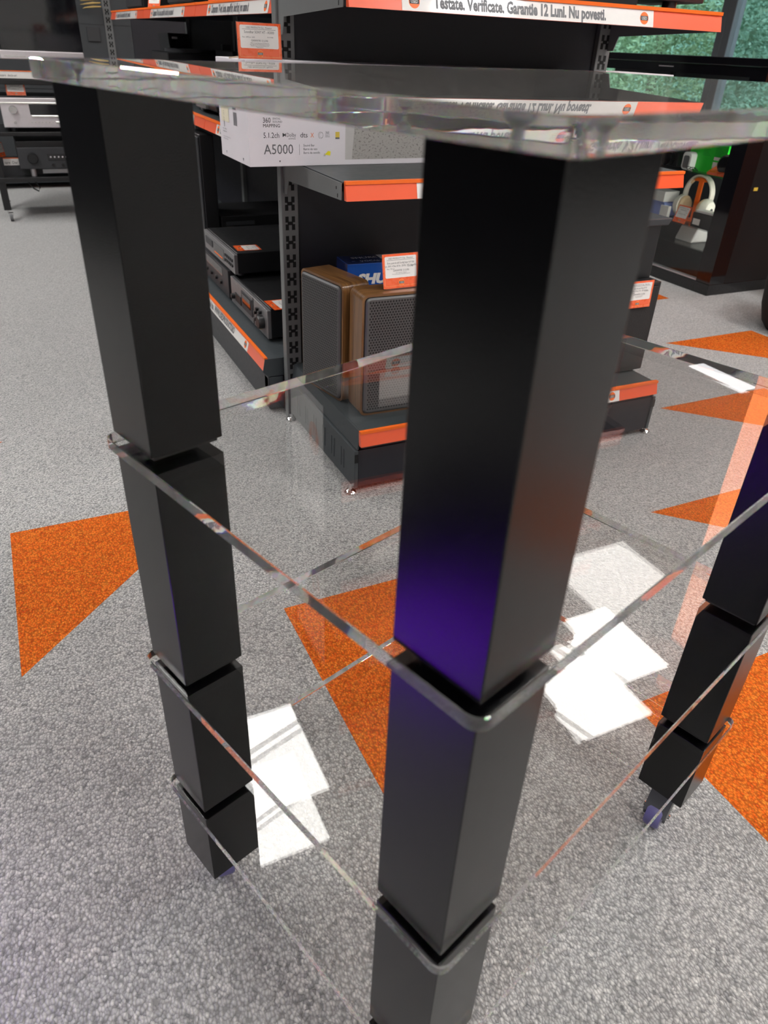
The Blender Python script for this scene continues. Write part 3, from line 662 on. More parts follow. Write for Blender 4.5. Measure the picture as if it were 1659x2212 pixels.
# ================================================================== WOODEN SPEAKERS
def speaker(label, x, y, rz):
    t = thing('speaker', label, 'speaker', (x, y, .1772), rz, 'flat wooden speakers on the base shelf')
    w, d, h = .196, .080, .315
    out = rrect(-w / 2, w / 2, 0, h, .016, 6); inn = rrect(-w / 2 + .006, w / 2 - .006, .006, h - .006, .012, 6); n = len(out)
    b = MB(); vs = [(p[0], 0, p[1]) for p in out] + [(p[0], d, p[1]) for p in out] + [(p[0], 0, p[1]) for p in inn] + [(p[0], .006, p[1]) for p in inn]
    fs = [(i, (i + 1) % n, n + (i + 1) % n, n + i) for i in range(n)] + [(i, (i + 1) % n, 2 * n + (i + 1) % n, 2 * n + i) for i in range(n)] + [(2 * n + i, 2 * n + (i + 1) % n, 3 * n + (i + 1) % n, 3 * n + i) for i in range(n)] + [tuple(range(n, 2 * n)), tuple(range(3 * n, 4 * n))]
    b.add(vs, fs); b.build('cabinet', 'walnut', t, smooth=True)
    g = MB(); gi = rrect(-w / 2 + .0075, w / 2 - .0075, .0075, h - .0075, .012, 6); g2 = rrect(-w / 2 + .0115, w / 2 - .0115, .0115, h - .0115, .010, 6)
    g.add([(p[0], .0055, p[1]) for p in gi] + [(p[0], -.0035, p[1]) for p in gi] + [(p[0], -.0065, p[1]) for p in g2], [(i, (i + 1) % n, n + (i + 1) % n, n + i) for i in range(n)] + [(n + i, n + (i + 1) % n, 2 * n + (i + 1) % n, 2 * n + i) for i in range(n)] + [tuple(range(2 * n, 3 * n))], 0)
    g.build('grille', 'perforated_metal', t)
    return t
a1 = math.atan2(.187 - .377, .038 + .003)
speaker('wooden cased speaker with grey perforated grille turned left, nearest the upright', (.038 - .003) / 2 + .004, (.187 + .377) / 2, a1)
speaker('wooden cased speaker with grey perforated grille facing front, price tag on top', .052 + .098, .088, math.radians(-1.5))
price_tag('orange framed price tag standing on top of the front facing wooden speaker', tagM(.119, .115, .4950, math.radians(2), math.radians(12)), .100, .0790,
          ['Boxe pasive de raft Grundig Super Hi-Fi Raft', '2cm, 30W, 4 Ohm, 40 Hz - 20 kHz, 1975, Negru/Nuc'], 'Pret  390 Lei', ['Stare - Foarte buna - Functional', 'Nu sunt incluse accesorii, cablu sau alte componente'])
# carton under the blue box
tag(MB().box(.108, .34, .305, .48, .1772, .398).build('carton', 'black_plastic', bevel=.002), 'plain black carton under the blue microphone box', 'box')
t = thing('microphone_box', 'blue microphone carton with bold white lettering standing behind the wooden speakers', 'box', (.101, .300, .3982), math.radians(-3))
bb = MB().box(0, .235, 0, .085, 0, .112).build('carton', ['blue_box'], t, bevel=.001)
top = MB().box(.0005, .2345, .0005, .0845, .1119, .1124).build('lid', 'blue_dark', t); MB().box(-.0004, .0005, .0005, .0845, .001, .1115).build('end_panel', 'blue_dark', t)
PF = plane_M((0, -.0004, 0), (1, 0, 0), (0, 0, 1))
write([('SHURE', .026, .060, .025, 1.25, 'LEFT')], 'white_card', bb, PF @ Matrix(((1, .22, 0, -.012), (0, 1, 0, 0), (0, 0, 1, 0), (0, 0, 0, 1))), bold=.08)
write([('LEGENDARY', .028, .034, .0075, 1.15, 'LEFT')], 'white_card', bb, PF)
PT = plane_M((0, 0, .1125), (1, 0, 0), (0, 1, 0))
write([('SHURE', .030, .052, .014, 1.3, 'LEFT'), ('VOCAL', .045, .018, .012, 1.0, 'LEFT')], 'grey_print', top, PT)
flat([(rect(.11, .20, .040, .080), .0002, 0)], PT).build('paper_label', 'box_white', top, fix=False)

# ================================================================== right end of the base shelf
t = thing('subwoofer', 'black box subwoofer at the right end of the base shelf', 'speaker', (.79, .090, .1772))
MB().box(0, .214, 0, .30, .006, .273).build('cabinet', 'black_plastic', t, bevel=.003)
MB().box(.012, .202, -.004, .0, .02, .262).build('grille', 'pouf_cloth', t, bevel=.002)
for (fx, fy) in ((.02, .02), (.194, .02), (.02, .28), (.194, .28)): MB().lathe([(.008, 0), (.009, .006)], (fx, fy, 0), n=14).build('foot', 'spacer_black', t)
price_tag('orange framed price tag leaning on the black subwoofer front', tagM(.868, .0795, .3840, 0, math.radians(2)), .098, .0760,
          ['Subwoofer activ Philips SW 20', '50 W, 8 Ohm, 22 Hz - 150 Hz, Negru'], 'Pret  290 Lei', ['Stare - Foarte buna - Functional', 'Nu sunt incluse accesorii'], foot=False)
t = thing('amplifier', 'black ribbed amplifier standing on the subwoofer, sloping lid', 'amplifier', (.80, .135, .4505))
MB().box(0, .198, 0, .22, 0, .148).build('body', 'black_plastic', t, bevel=.002)
rb = MB()
for k in range(20): rb.box(.198, .201, .004, .216, .006 + k * .007, .0095 + k * .007)
rb.build('cooling_ribs', 'charcoal', t)
MB().prism([(-.012, .148), (.212, .148), (.222, .166), (-.022, .166)], -.012, .23, 'y').build('lid', 'charcoal', t, bevel=.002)

# items on the top shelf of the end unit (only their feet are in the picture)
t = thing('speaker', 'dark red wooden speaker on a round foot at the right of the top shelf', 'speaker', (.955, .24, 1.0922))
MB().box(-.10, .085, -.03, .16, .024, .30).build('cabinet', 'brown_wood', t, bevel=.003)
MB().lathe([(.022, 0), (.022, .004), (.018, .006), (.018, .024)], n=20).build('foot', 'brown_wood', t, smooth=True)
tag(MB().box(.45, .80, .18, .45, 1.0922, 1.30).build('speaker', 'black_plastic', bevel=.004), 'large black speaker in the middle of the top shelf', 'speaker')
t = thing('display_card', 'white folded card with a notch standing on the left of the top shelf', 'card', (.116, .112, 1.0922))
MB().prism([(0, 0), (.09, 0), (.09, .052), (.20, .052), (.20, .086), (0, .086)], 0, .0015, 'y').build('card', 'white_card', t); MB().box(0, .09, 0, .03, 0, .0015).build('foot', 'white_card', t)
t = thing('amplifier', 'black amplifier on bronze feet at the left of the top shelf', 'amplifier', (.05, .16, 1.0922))
MB().box(0, .36, 0, .28, .012, .14).build('body', 'black_plastic', t, bevel=.003)
for (fx, fy) in ((.12, .03), (.34, .03), (.12, .25), (.34, .25)): MB().lathe([(.016, 0), (.018, .006), (.014, .012)], (fx, fy, 0), n=18).build('foot', 'gold_plug', t, smooth=True)

# ================================================================== HI-FI DECKS on the side run (faces look to -x)
def deck(name, label, cat, y0, y1, z0, h, depth=.30, x=0.0, face='deck_face'):
    t = thing(name, label, cat, (x, y0, z0))
    L = y1 - y0
    MB().box(.012, depth, .004, L - .004, .010, h).build('body', 'black_plastic', t, bevel=.0025)
    fp = MB().box(0, .012, 0, L, .010, h - .004).build('front_panel', face, t, bevel=.001)
    for (fx, fy) in ((.03, .03), (.03, L - .03), (depth - .03, .03), (depth - .03, L - .03)): MB().lathe([(.012, 0), (.013, .010)], (fx, fy, 0), n=16).build('foot', 'charcoal', t, smooth=True)
    return t, fp, L
t, fp, L = deck('cassette_deck', 'dark grey cassette deck with black knobs nearest on the lower side shelf', 'cassette deck', .700, 1.130, .1772, .105)
def facebox(a, c, z0, z1, th=.003): return MB().box(-th, .0005, a, c, z0, z1)
facebox(.150, .156, .012, .100, .001).build('panel_gap', 'slot_black', t)
facebox(.165, .290, .030, .088).build('cassette_door', 'charcoal', t, bevel=.001)
facebox(.178, .272, .050, .083, .0045).build('window', 'glass_dark', t)
facebox(.30, .37, .030, .060).build('button_row', 'black_plastic', t, bevel=.001)
MB().lathe([(.009, -.012), (.010, 0)], (0, .392, .040), 'x', 20).build('knob', 'black_plastic', t, smooth=True)
for (yy, zz) in ((.100, .078), (.120, .062), (.085, .060), (.118, .040), (.100, .030), (.066, .078)): MB().box(-.010, 0, yy - .006, yy + .006, zz - .005, zz + .005).build('button', 'black_plastic', t, bevel=.0015)
MB().lathe([(.018, -.020), (.021, -.016), (.021, 0)], (0, .048, .052), 'x', 28).build('volume_knob', 'black_plastic', t, smooth=True)
MB().lathe([(.003, -.006), (.003, 0)], (0, .068, .024), 'x', 12).build('headphone_jack', 'gold_plug', t)
write([('MITSUBISHI', .06, .092, .0042, 1, 'LEFT')], 'grey_print', fp, plane_M((-.0008, L, 0), (0, -1, 0), (0, 0, 1)))
tg = price_tag('orange price tag lying on the cassette deck behind the upright', Matrix.Translation((.018, .79, .2828)) @ Matrix.Rotation(math.radians(-88), 4, 'Z'), .10, .075, ['Casetofon deck Mitsubishi'], 'Pret 290 Lei', ['Stare buna'], foot=False)
t, fp, L = deck('receiver', 'dark grey receiver with small knobs, under the compact disc player', 'receiver', 1.165, 1.60, .1772, .112, face='charcoal')
for yy in (.10, .17, .24, .31, .38): MB().lathe([(.007, -.008), (.008, 0)], (0, yy, .045), 'x', 16).build('knob', 'black_plastic', t, smooth=True)
facebox(.08, .40, .07, .10, .001).build('display_window', 'glass_dark', t)
t, fp, L = deck('disc_player', 'black compact disc player with grey front and orange lit line, atop the receiver', 'disc player', 1.060, 1.490, .2895, .080)
facebox(.30, .40, .035, .060).build('disc_tray', 'charcoal', t, bevel=.001)
facebox(.14, .285, .022, .062, .001).build('display_window', 'glass_dark', t)
facebox(.16, .275, .026, .030, .002).build('orange_line', 'orange_bright', t)
for k in range(10): MB().box(-.004, 0, .02 + (k % 5) * .022, .034 + (k % 5) * .022, .030 + (k // 5) * .018, .038 + (k // 5) * .018).build('button', 'black_plastic', t)
price_tag('orange price tag lying on the compact disc player', Matrix.Translation((.028, 1.175, .3700)) @ Matrix.Rotation(math.radians(-92), 4, 'Z'), .078, .085, ['CD Player'], 'Pret 350 Lei', ['Stare buna'], foot=False)
t = thing('amplifier', 'black amplifier with silver stripe behind the disc player, facing front', 'amplifier', (.108, 1.64, .1772))
MB().box(0, .34, 0, .30, .010, .200).build('body', 'black_plastic', t, bevel=.003)
fpn = MB().box(.02, .14, -.003, 0, .165, .180).build('metal_strip', 'charcoal', t)
MB().box(.022, .055, -.004, 0, .148, .160).build('silver_label', 'silver_bright', t)
for (fx, fy) in ((.03, .03), (.31, .03), (.03, .27), (.31, .27)): MB().lathe([(.012, 0), (.013, .010)], (fx, fy, 0), n=14).build('foot', 'charcoal', t)
t = thing('floor_speaker', 'tall dark grey floorstanding speaker on the lower side shelf, far bay', 'speaker', (.045, 1.635, .1772))
MB().box(0, .055, 0, .205, .0, .500).build('cabinet', 'black_plastic', t, bevel=.003)
MB().box(-.008, .0, .006, .199, .008, .492).build('grille', 'charcoal', t, bevel=.003)
t['label'] = 'slim dark grey upright speaker standing under the middle side shelf behind the decks'
price_tag('small orange price tag tilted against the tall dark speaker', Matrix.Translation((.022, 1.80, .455)) @ Matrix.Rotation(math.radians(-75), 4, 'Z') @ Matrix.Rotation(math.radians(80), 4, 'X') @ Matrix.Rotation(math.radians(-35), 4, 'Z'), .055, .085, ['Boxa'], 'Pret 450 Lei', ['Stare buna'], foot=False)

# middle side shelf: consoles and small gear behind the acrylic top
t = thing('games_console', 'upright glossy black games console on the middle side shelf', 'console', (.30, 3.30, .7422))
MB().prism([(0, 0), (.010, .10), (0, .262), (.115, .262), (.105, .10), (.115, 0)], 0, .28, 'y').build('body', 'black_gloss', t, bevel=.003)
MB().box(.02, .05, -.002, 0, .235, .245).build('badge', 'silver', t)
t = thing('desktop_device', 'small black box device with angled front on the middle side shelf', 'device', (.30, 1.99, .7422))
MB().prism([(0, 0), (-.006, .205), (.16, .200), (.155, 0)], 0, .28, 'y').build('body', 'black_plastic', t, bevel=.003)
MB().box(.04, .09, -.006, 0, .02, .19).build('panel', 'charcoal', t, bevel=.003)
t = thing('turntable', 'low black turntable with raised arm rest on the middle side shelf', 'turntable', (.12, 2.45, .7422))
MB().box(0, .34, 0, .40, .012, .185).build('plinth', 'black_plastic', t, bevel=.004)
MB().lathe([(.14, .186), (.14, .200), (.02, .201)], (.17, .2, 0), n=32).build('platter', 'charcoal', t, smooth=True)
MB().box(.26, .30, .02, .05, .185, .225).build('arm_rest', 'charcoal', t, bevel=.002)
t = thing('speaker_dock', 'black ribbed dock with a silver label on the middle side shelf', 'speaker', (.105, 1.565, .7422))
MB().prism([(0, .015), (-.02, .12), (.05, .14), (.30, .13), (.30, .015)], 0, .40, 'y').build('body', 'black_plastic', t, bevel=.006)
MB().box(-.012, -.001, .12, .28, .018, .050).build('silver_label', 'deck_face', t, bevel=.001)
for (fx, fy) in ((.03, .05), (.03, .34), (.27, .05), (.27, .34)): MB().lathe([(.010, 0), (.011, .018)], (fx, fy, 0), n=14).build('foot', 'silver', t, smooth=True)
for k, (y, l) in enumerate(((.60, .44), (1.62, .44), (2.65, .46))):
    t = thing('receiver', ['black receiver on the upper side shelf, bay nearest the end unit', 'black receiver on the upper side shelf, middle bay', 'black receiver on the upper side shelf, farthest bay'][k], 'receiver', (.10, y + .16, 1.0902), 0, 'black receivers on the upper side shelf')
    MB().box(0, .30, 0, l, .012, .17).build('body', 'black_plastic', t, bevel=.004)
    MB().box(-.006, 0, .01, l - .01, .016, .165).build('front_panel', 'charcoal', t, bevel=.002)
    for (fx, fy) in ((.03, .04), (.03, l - .04), (.27, .04), (.27, l - .04)): MB().lathe([(.013, 0), (.014, .012)], (fx, fy, 0), n=14).build('foot', 'silver', t, smooth=True)
price_tag('orange price tag on the upper side shelf between two black receivers', tagM(.085, 1.50, 1.0915, math.radians(-60), math.radians(15)), .08, .07, ['Amplituner'], 'Pret 650 Lei', ['Stare buna'])
price_tag('orange price tag on the upper side shelf, farthest bay', tagM(.085, 2.62, 1.0915, math.radians(-60), math.radians(15)), .08, .07, ['Receiver'], 'Pret 550 Lei', ['Stare buna'])

# ================================================================== WHEELED RACK with television and receivers, far left
rk = thing('media_rack', 'black wheeled rack with three shelves holding a television and two receivers', 'rack', (-.70, 3.68, 0))
RW, RD = .78, .45
for (z, th) in ((.750, .026), (.487, .022), (.246, .026)):
    MB().box(0, RW, 0, RD, z - th, z).build('shelf', 'black_plastic', rk, bevel=.003)
for (px, py) in ((.022, .03), (RW - .022, .03), (.022, RD - .03), (RW - .022, RD - .03)):
    MB().box(px - .020, px + .020, py - .020, py + .020, .066, .724).build('leg', 'black_plastic', rk, bevel=.002)
    c = MB().lathe([(.006, .046), (.006, .066)], (px, py, 0), n=12).build('caster', 'chrome', rk)
    MB().lathe([(.021, -.009), (.023, 0), (.021, .009)], (px + .012, py, .023), 'x', 24).build('wheel', 'frame_grey', c, smooth=True)
    MB().box(px - .002, px + .026, py - .012, py + .012, .030, .050).build('fork', 'chrome', c, bevel=.001)
PMk = plane_M((.0, -.0035, .790), (1, 0, 0), (0, 0, 1))
ls = MB().box(.0, .36, -.003, .0, .755, .792).build('label_strip', ['white_card'], rk); MB().box(0, .36, -.005, .0, .789, .793).build('orange_edge', 'orange_bright', ls)
MB().box(0, .36, 0, .03, .750, .790).build('label_rail', 'black_plastic', rk)
write([('TV  boxe  amplificatoare  deck-uri', .02, .764, .012, .85, 'LEFT')], 'ink', ls, plane_M((0, -.0034, 0), (1, 0, 0), (0, 0, 1)))
l2 = MB().box(.055, .30, .10, .104, .300, .340).build('label_strip', 'white_card', rk); MB().box(.055, .30, .098, .104, .337, .341).build('orange_edge', 'orange_bright', l2)
write([('tare  Dar  Nu', .06, .308, .016, .85, 'LEFT')], 'ink', l2, plane_M((0, .0996, 0), (1, 0, 0), (0, 0, 1)))
MB().box(.04, .74, .104, .14, .246, .345).build('riser', 'charcoal', rk)
cbn = MB().tube([(.16, .1, .246), (.165, .05, .215), (.19, .03, .18), (.215, .03, .165), (.225, .03, .185), (.21, .04, .21), (.17, .06, .235)], .004)
tag(cbn.build('cable', 'black_plastic'), 'looped black cable hanging under the wheeled rack', 'cable').location = (-.70, 3.68, 0)

t = thing('television', 'small flat television with black glossy surround and silver lower bezel', 'television', (-.545, 3.75, .7502))
MB().prism(rrect(0, .442, .095, .46, .012), 0, .05, 'y').build('surround', 'black_plastic', t)
MB().box(-.004, .006, -.006, .04, .095, .46).build('side_trim', 'tv_silver', t, bevel=.002)
MB().box(.010, .442, -.004, .001, .140, .456).build('screen_frame', 'black_gloss', t, bevel=.003)
MB().box(.030, .390, -.0055, -.003, .150, .435).build('screen', 'glass_dark', t)
MB().box(.0, .442, -.010, .010, .095, .138).build('lower_bezel', 'silver', t, bevel=.004)
MB().box(.02, .13, -.0112, -.009, .108, .111).build('trim_line', 'silver_bright', t)
MB().box(.17, .27, .01, .05, .01, .10).build('stand_neck', 'black_plastic', t); MB().box(.09, .35, -.06, .13, .0, .012).build('stand_foot', 'black_gloss', t, bevel=.003)
write([('SHARP', .22, .133, .009, 1, 'CENTER')], 'ink_light', t, plane_M((0, -.0045, 0), (1, 0, 0), (0, 0, 1)))

t = thing('receiver', 'silver audio video receiver with dark display on the middle rack shelf', 'receiver', (-.600, 3.70, .4872))
MB().box(.002, .436, .012, .34, .020, .180).build('body', 'charcoal', t, bevel=.003)
fp = MB().box(0, .438, 0, .014, .020, .172).build('front_panel', 'silver', t, bevel=.004)
MB().box(.0, .438, -.006, .004, .142, .150).build('top_band', 'silver_bright', t, bevel=.002)
MB().box(.150, .438 - .012, -.003, .001, .086, .140).build('display_window', 'black_gloss', t)
MB().box(.155, .43, -.006, .001, .074, .085).build('lower_band', 'silver_bright', t, bevel=.003)
MB().lathe([(.019, -.018), (.022, -.014), (.023, 0)], (.062, 0, .112), 'y', 32).build('volume_knob', 'chrome', t, smooth=True)
MB().lathe([(.008, -.010), (.009, 0)], (.062, 0, .048), 'y', 20).build('knob', 'chrome', t, smooth=True)
for k in range(8): MB().lathe([(.003, -.003), (.003, 0)], (.15 + k * .019, 0, .048), 'y', 10).build('button', 'silver_bright', t)
MB().box(.28, .33, -.005, 0, .042, .054).build('power_button', 'silver_bright', t, bevel=.004)
for (fx, fy) in ((.05, .04), (.39, .04), (.05, .30), (.39, .30)): MB().lathe([(.015, 0), (.017, .020)], (fx, fy, 0), n=16).build('foot', 'charcoal', t, smooth=True)
price_tag('orange framed price tag standing on the silver receiver', tagM(-.552, 3.71, .6690, 0, math.radians(14)), .100, .066, ['Receiver Denon AVR'], 'Pret 850 Lei', ['Stare - Foarte buna'])

t = thing('amplifier', 'dark grey integrated amplifier with a large round knob on the lowest rack shelf', 'amplifier', (-.562, 3.70, .2462))
MB().box(.002, .430, .012, .32, .042, .190).build('body', 'black_plastic', t, bevel=.003)
MB().box(0, .432, 0, .014, .042, .158).build('front_panel', 'charcoal', t, bevel=.003)
MB().box(.12, .432, -.002, .004, .018, .040).build('lower_strip', 'deck_face', t)
MB().lathe([(.026, -.018), (.029, -.014), (.030, 0)], (.078, 0, .100), 'y', 32).build('volume_knob', 'black_plastic', t, smooth=True)
MB().box(.16, .29, -.002, .001, .088, .122).build('button_window', 'black_gloss', t)
for k in range(5): MB().lathe([(.0045, -.004), (.005, 0)], (.178 + k * .022, -.001, .106), 'y', 12).build('button', 'silver', t, smooth=True)
for k in range(2): MB().lathe([(.008, -.008), (.009, 0)], (.185 + k * .055, 0, .060), 'y', 16).build('knob', 'black_plastic', t, smooth=True)
for (fx, fy) in ((.07, .04), (.37, .04), (.07, .28), (.37, .28)): MB().lathe([(.016, 0), (.018, .042)], (fx, fy, 0), n=16).build('foot', 'silver', t, smooth=True)
price_tag('narrow orange framed price tag at the left end of the lowest rack shelf', tagM(-.655, 3.74, .350, math.radians(60), math.radians(8)), .06, .075, ['Amplificator'], 'Pret 450 Lei', ['Stare buna'])

# gold plugged leads hanging on the wall shelving hook
for k in range(6):
    b = MB(); z = 1.188 - (k // 2) * .022; y = 5.06 + (k % 2) * .03
    b.tube([(.095, y, z - .012), (.12, y, z - .008), (.15, y, z - .004), (.205, y + .005, z)], [.004, .006, .0075, .004]); b.tube([(.07 + .01 * (k % 3), y, z - .016), (.096, y, z - .0125)], [.0015, .003])
    tag(b.build('audio_plug', 'gold_plug', smooth=True), 'gold tipped audio lead plug hanging on the hook behind the television', 'plug', 'gold plugs on the wall hook')
tag(MB().box(.10, .19, 5.196, 5.208, .93, 1.02).build('wall_socket', 'charcoal', bevel=.003), 'square dark socket cover on the wall shelving panel beside the television', 'socket')

# ================================================================== GLASS DISPLAY COUNTER, right
gc = thing('display_cabinet', 'black glass fronted display counter with lit glass shelves, right of the shelving', 'display cabinet', (2.40, 1.11, 0))
CL, CW, CH = 1.60, .55, 1.0
MB().box(0, .5, 0, .02, 0, .0).v
b = MB(); b.box(0, CW, 0, CL, .0, .055); b.build('base', 'black_gloss', gc, bevel=.002)
MB().box(-.01, CW + .01, -.01, CL + .01, CH - .02, CH + .012).build('worktop', 'black_gloss', gc, bevel=.003)
MB().box(0, CW, .0, CL, CH - .06, CH - .021).build('fascia', 'black_gloss', gc)
for yy in (0, .5725, 1.51): MB().box(0, .035 if yy else .10, yy, yy + (.088 if yy in (0, 1.51) else .012), .055, CH - .06).build('post', 'black_gloss', gc)
MB().box(CW - .02, CW, 0, CL, .055, CH - .06).build('back_panel', 'charcoal', gc)
MB().box(.10, CW - .02, 0, .012, .055, CH - .06).build('end_panel', 'black_plastic', gc)
for (a, c) in ((.089, .572), (.585, 1.509)): MB().box(.004, .009, a, c, .057, CH - .062).build('glass_door', 'case_glass', gc)
MB().box(.003, .030, .089, 1.509, .0553, .062).build('bottom_rail', 'silver', gc)
for z in (.190, .284, .528, .700): MB().box(.035, CW - .03, .03, CL - .03, z - .006, z).build('glass_shelf', 'case_glass', gc)
# lamps of the counter: small strips under the top
for yy in (.35, 1.05): MB().box(.10, .13, yy - .20, yy + .20, CH - .034, CH - .0225).build('strip_lamp', 'lamp_small' if 'lamp_small' in MATS else (mat('lamp_small', (.9, .9, .9), .4, emit=(1, .97, .9), estr=42) and 'lamp_small'), gc)
MB().box(.104, .112, .045, .078, .10, .90).build('strip_lamp', 'lamp_small', gc)
MB().box(-.0012, .0, .56, .66, .962, .966).build('badge', 'silver', gc)

gx, gy = 2.40, 1.11
t = thing('green_carton', 'bright green carton with white stickers on the upper glass shelf', 'box', (2.495, 1.29, .5286), math.radians(6))
gb = MB().box(0, .07, 0, .215, 0, .125).build('carton', 'green_box', t, bevel=.001)
PG = plane_M((-.0004, .215, 0), (0, -1, 0), (0, 0, 1))
st = MB()
for (y, z) in ((.145, .058), (.145, .036), (.145, .022)): st.add([PG @ Vector(p) for p in ((y, z, .0002), (y + .036, z, .0002), (y + .036, z + .014, .0002), (y, z + .014, .0002))], [(0, 1, 2, 3)])
st.build('sticker', 'white_card', gb, fix=False)
pr = MB()
for c_ in range(3):
    for r_ in range(7):
        ww = random.uniform(.03, .048); pr.add([PG @ Vector(p) for p in ((.012 + c_ * .066, .112 - r_ * .0065, .0001), (.012 + c_ * .066 + ww, .112 - r_ * .0065, .0001), (.012 + c_ * .066 + ww, .1145 - r_ * .0065, .0001), (.012 + c_ * .066, .1145 - r_ * .0065, .0001))], [(0, 1, 2, 3)])
pr.build('printing', 'green_ink', gb, fix=False)
t = thing('smart_speaker', 'small white rounded speaker with dark mesh face before the green carton', 'speaker', (2.464, 1.485, .5286), math.radians(90))
MB().prism(rrect(-.028, .028, 0, .080, .018), -.025, .025, 'y').build('body', 'white_plastic', t, bevel=.003)
MB().prism(rrect(-.018, .018, .008, .064, .010), .025, .027, 'y').build('mesh_face', 'deck_face', t)
tag(MB().tube([(2.43, 1.455 - .06 * (k / 24.) + .012 * math.sin(k * 1.3), .532 + .016 * abs(math.sin(k * .55))) for k in range(25)], .0016, 6).build('cable', 'black_plastic'), 'thin black cable coiled before the green carton', 'cable')
tag(MB().prism([(0, 0), (.012, 0), (.030, .10), (.018, .10)], 0, .10, 'x').build('price_card', 'orange_card'), 'orange card lying at the front corner of the upper glass shelf', 'card')
bpy.data.objects['price_card'].matrix_world = Matrix.Translation((2.436, 1.225, .5295)) @ Matrix.Rotation(math.radians(95), 4, 'Z') @ Matrix.Rotation(math.radians(78), 4, 'X')
t = thing('headset', 'dark rounded headset cup at the right of the green carton', 'headphones', (2.462, 1.252, .5780), math.radians(20))
MB().lathe([(.01, -.02), (.038, -.014), (.046, 0), (.038, .012), (.01, .016)], (0, 0, 0), 'x', 28).build('cup', 'black_gloss', t, smooth=True)
MB().box(-.012, .012, -.018, .018, -.0492, -.040).build('stand', 'black_plastic', t)
t = thing('video_camera', 'black camera gear at the left of the green carton', 'camera', (2.455, 1.56, .5286))
MB().box(0, .09, 0, .12, 0, .07).build('body', 'black_plastic', t, bevel=.008)
MB().lathe([(.03, -.03), (.032, -.026), (.032, .0)], (0, .05, .035), 'x', 24).build('lens', 'black_gloss', t, smooth=True)
MB().box(.01, .08, .02, .10, .07, .10).build('viewfinder', 'black_plastic', t, bevel=.006)

# headphones on an orange stand
t = thing('headphone_stand', 'orange headphone stand on the lower glass shelf', 'stand', (2.555, 1.46, .2846), math.radians(8))
MB().box(-.035, .035, -.05, .05, 0, .006).build('base', 'orange_bright', t, bevel=.002)
MB().box(-.006, .006, -.012, .012, .006, .205).build('upright', 'orange_bright', t, bevel=.001)
MB().prism([(.030 * math.cos(a) * 1.1, .190 + .018 * math.sin(a)) for a in [PI * k / 8 for k in range(9)]], -.018, .018, 'x').build('cradle', 'orange_bright', t)
t = thing('headphones', 'white over-ear headphones with beige cushions hanging on the orange stand', 'headphones', (2.555, 1.46, .2846), math.radians(8))
arc = [(0, .082 * math.cos(a) , .128 + .094 * math.sin(a)) for a in [math.radians(-12 + 204 * k / 24) for k in range(25)]]
hb = MB(); 
for sgn in (0,):
    n = len(arc)
    for i in range(n - 1):
        p, q = Vector(arc[i]), Vector(arc[i + 1]); c = Vector((0, 0, .128)); ip, iq = p + (c - p).normalized() * .008, q + (c - q).normalized() * .008
        hb.add([(x + v[0], v[1], v[2]) for v in (p, q, iq, ip) for x in (-.017, .017)], [(0, 2, 3, 1), (2, 4, 5, 3), (4, 6, 7, 5), (6, 0, 1, 7), (0, 6, 4, 2), (1, 3, 5, 7)])
hb.build('headband', 'headset_white', t, fix=True)
pa = [(0, .070 * math.cos(a), .128 + .082 * math.sin(a)) for a in [math.radians(35 + 110 * k / 12) for k in range(13)]]
MB().tube(pa, .007, 10).build('headband_pad', 'cushion_beige', t, smooth=True)
for sg in (-1, 1):
    c = (-.016, sg * .062, .066)
    MB().lathe([(.010, sg * .044), (.040, sg * .038), (.052, sg * .022), (.052, sg * .004), (.046, 0)], c, 'y', 30).build('ear_cup', 'headset_white', t, smooth=True)
    MB().lathe([(.022, -sg * .016), (.040, -sg * .020), (.049, -sg * .008), (.047, .0)], c, 'y', 30).build('cushion', 'cushion_beige', t, smooth=True)
    MB().lathe([(.011, sg * .0445), (.011, sg * .0455)], c, 'y', 20).build('badge', 'ink', t)
price_tag('orange framed price tag leaning before the white headphones', Matrix.Translation((2.425, 1.470, .2860)) @ Matrix.Rotation(math.radians(-90), 4, 'Z') @ Matrix.Rotation(math.radians(72), 4, 'X'), .085, .085, ['SteelSeries Arctis'], 'Pret 290 Lei', ['Casti gaming'])
t = thing('black_carton', 'low black carton with white sticker at the front of the lower glass shelf', 'box', (2.436, 1.205, .2846))
cbx = MB().box(0, .055, 0, .150, 0, .068).build('carton', 'black_plastic', t, bevel=.001)
MB().box(-.0005, .0, .095, .140, .012, .040).build('sticker', 'white_card', cbx)
t = thing('white_device', 'flat white device lying on the low black carton behind glass', 'device', (2.440, 1.215, .3528)); MB().box(0, .05, 0, .13, 0, .012).build('body', 'white_plastic', t, bevel=.003)
tag(MB().prism(rrect(0, .13, 0, .075, .02), 0, .10, 'x').build('blue_carton', 'pale_blue', bevel=.001), 'pale blue carton left of the headphones', 'box').location = (2.455, 1.575, .2846)
tag(MB().box(0, .02, 0, .055, 0, .060).build('white_card', 'white_plastic'), 'small white card with symbol beside the pale blue carton', 'card').location = (2.445, 1.535, .2846)
tag(MB().box(0, .10, 0, .13, 0, .05).build('white_carton', 'white_plastic', bevel=.001), 'white carton resting on the pale blue carton', 'box').location = (2.44, 1.575, .3600)
for k, (y, z, w_, h_) in enumerate(((1.60, .7006, .10, .09), (1.28, .7006, .16, .11), (1.46, .7006, .10, .06))):
    tag(MB().box(0, .10, 0, w_, 0, h_).build('carton', ['black_plastic', 'white_plastic', 'white_card'][k], bevel=.002), ['black carton on the topmost glass shelf', 'large white carton on the topmost glass shelf, right end', 'small white carton on the topmost glass shelf, middle'][k], 'box').location = (2.46, y, z)
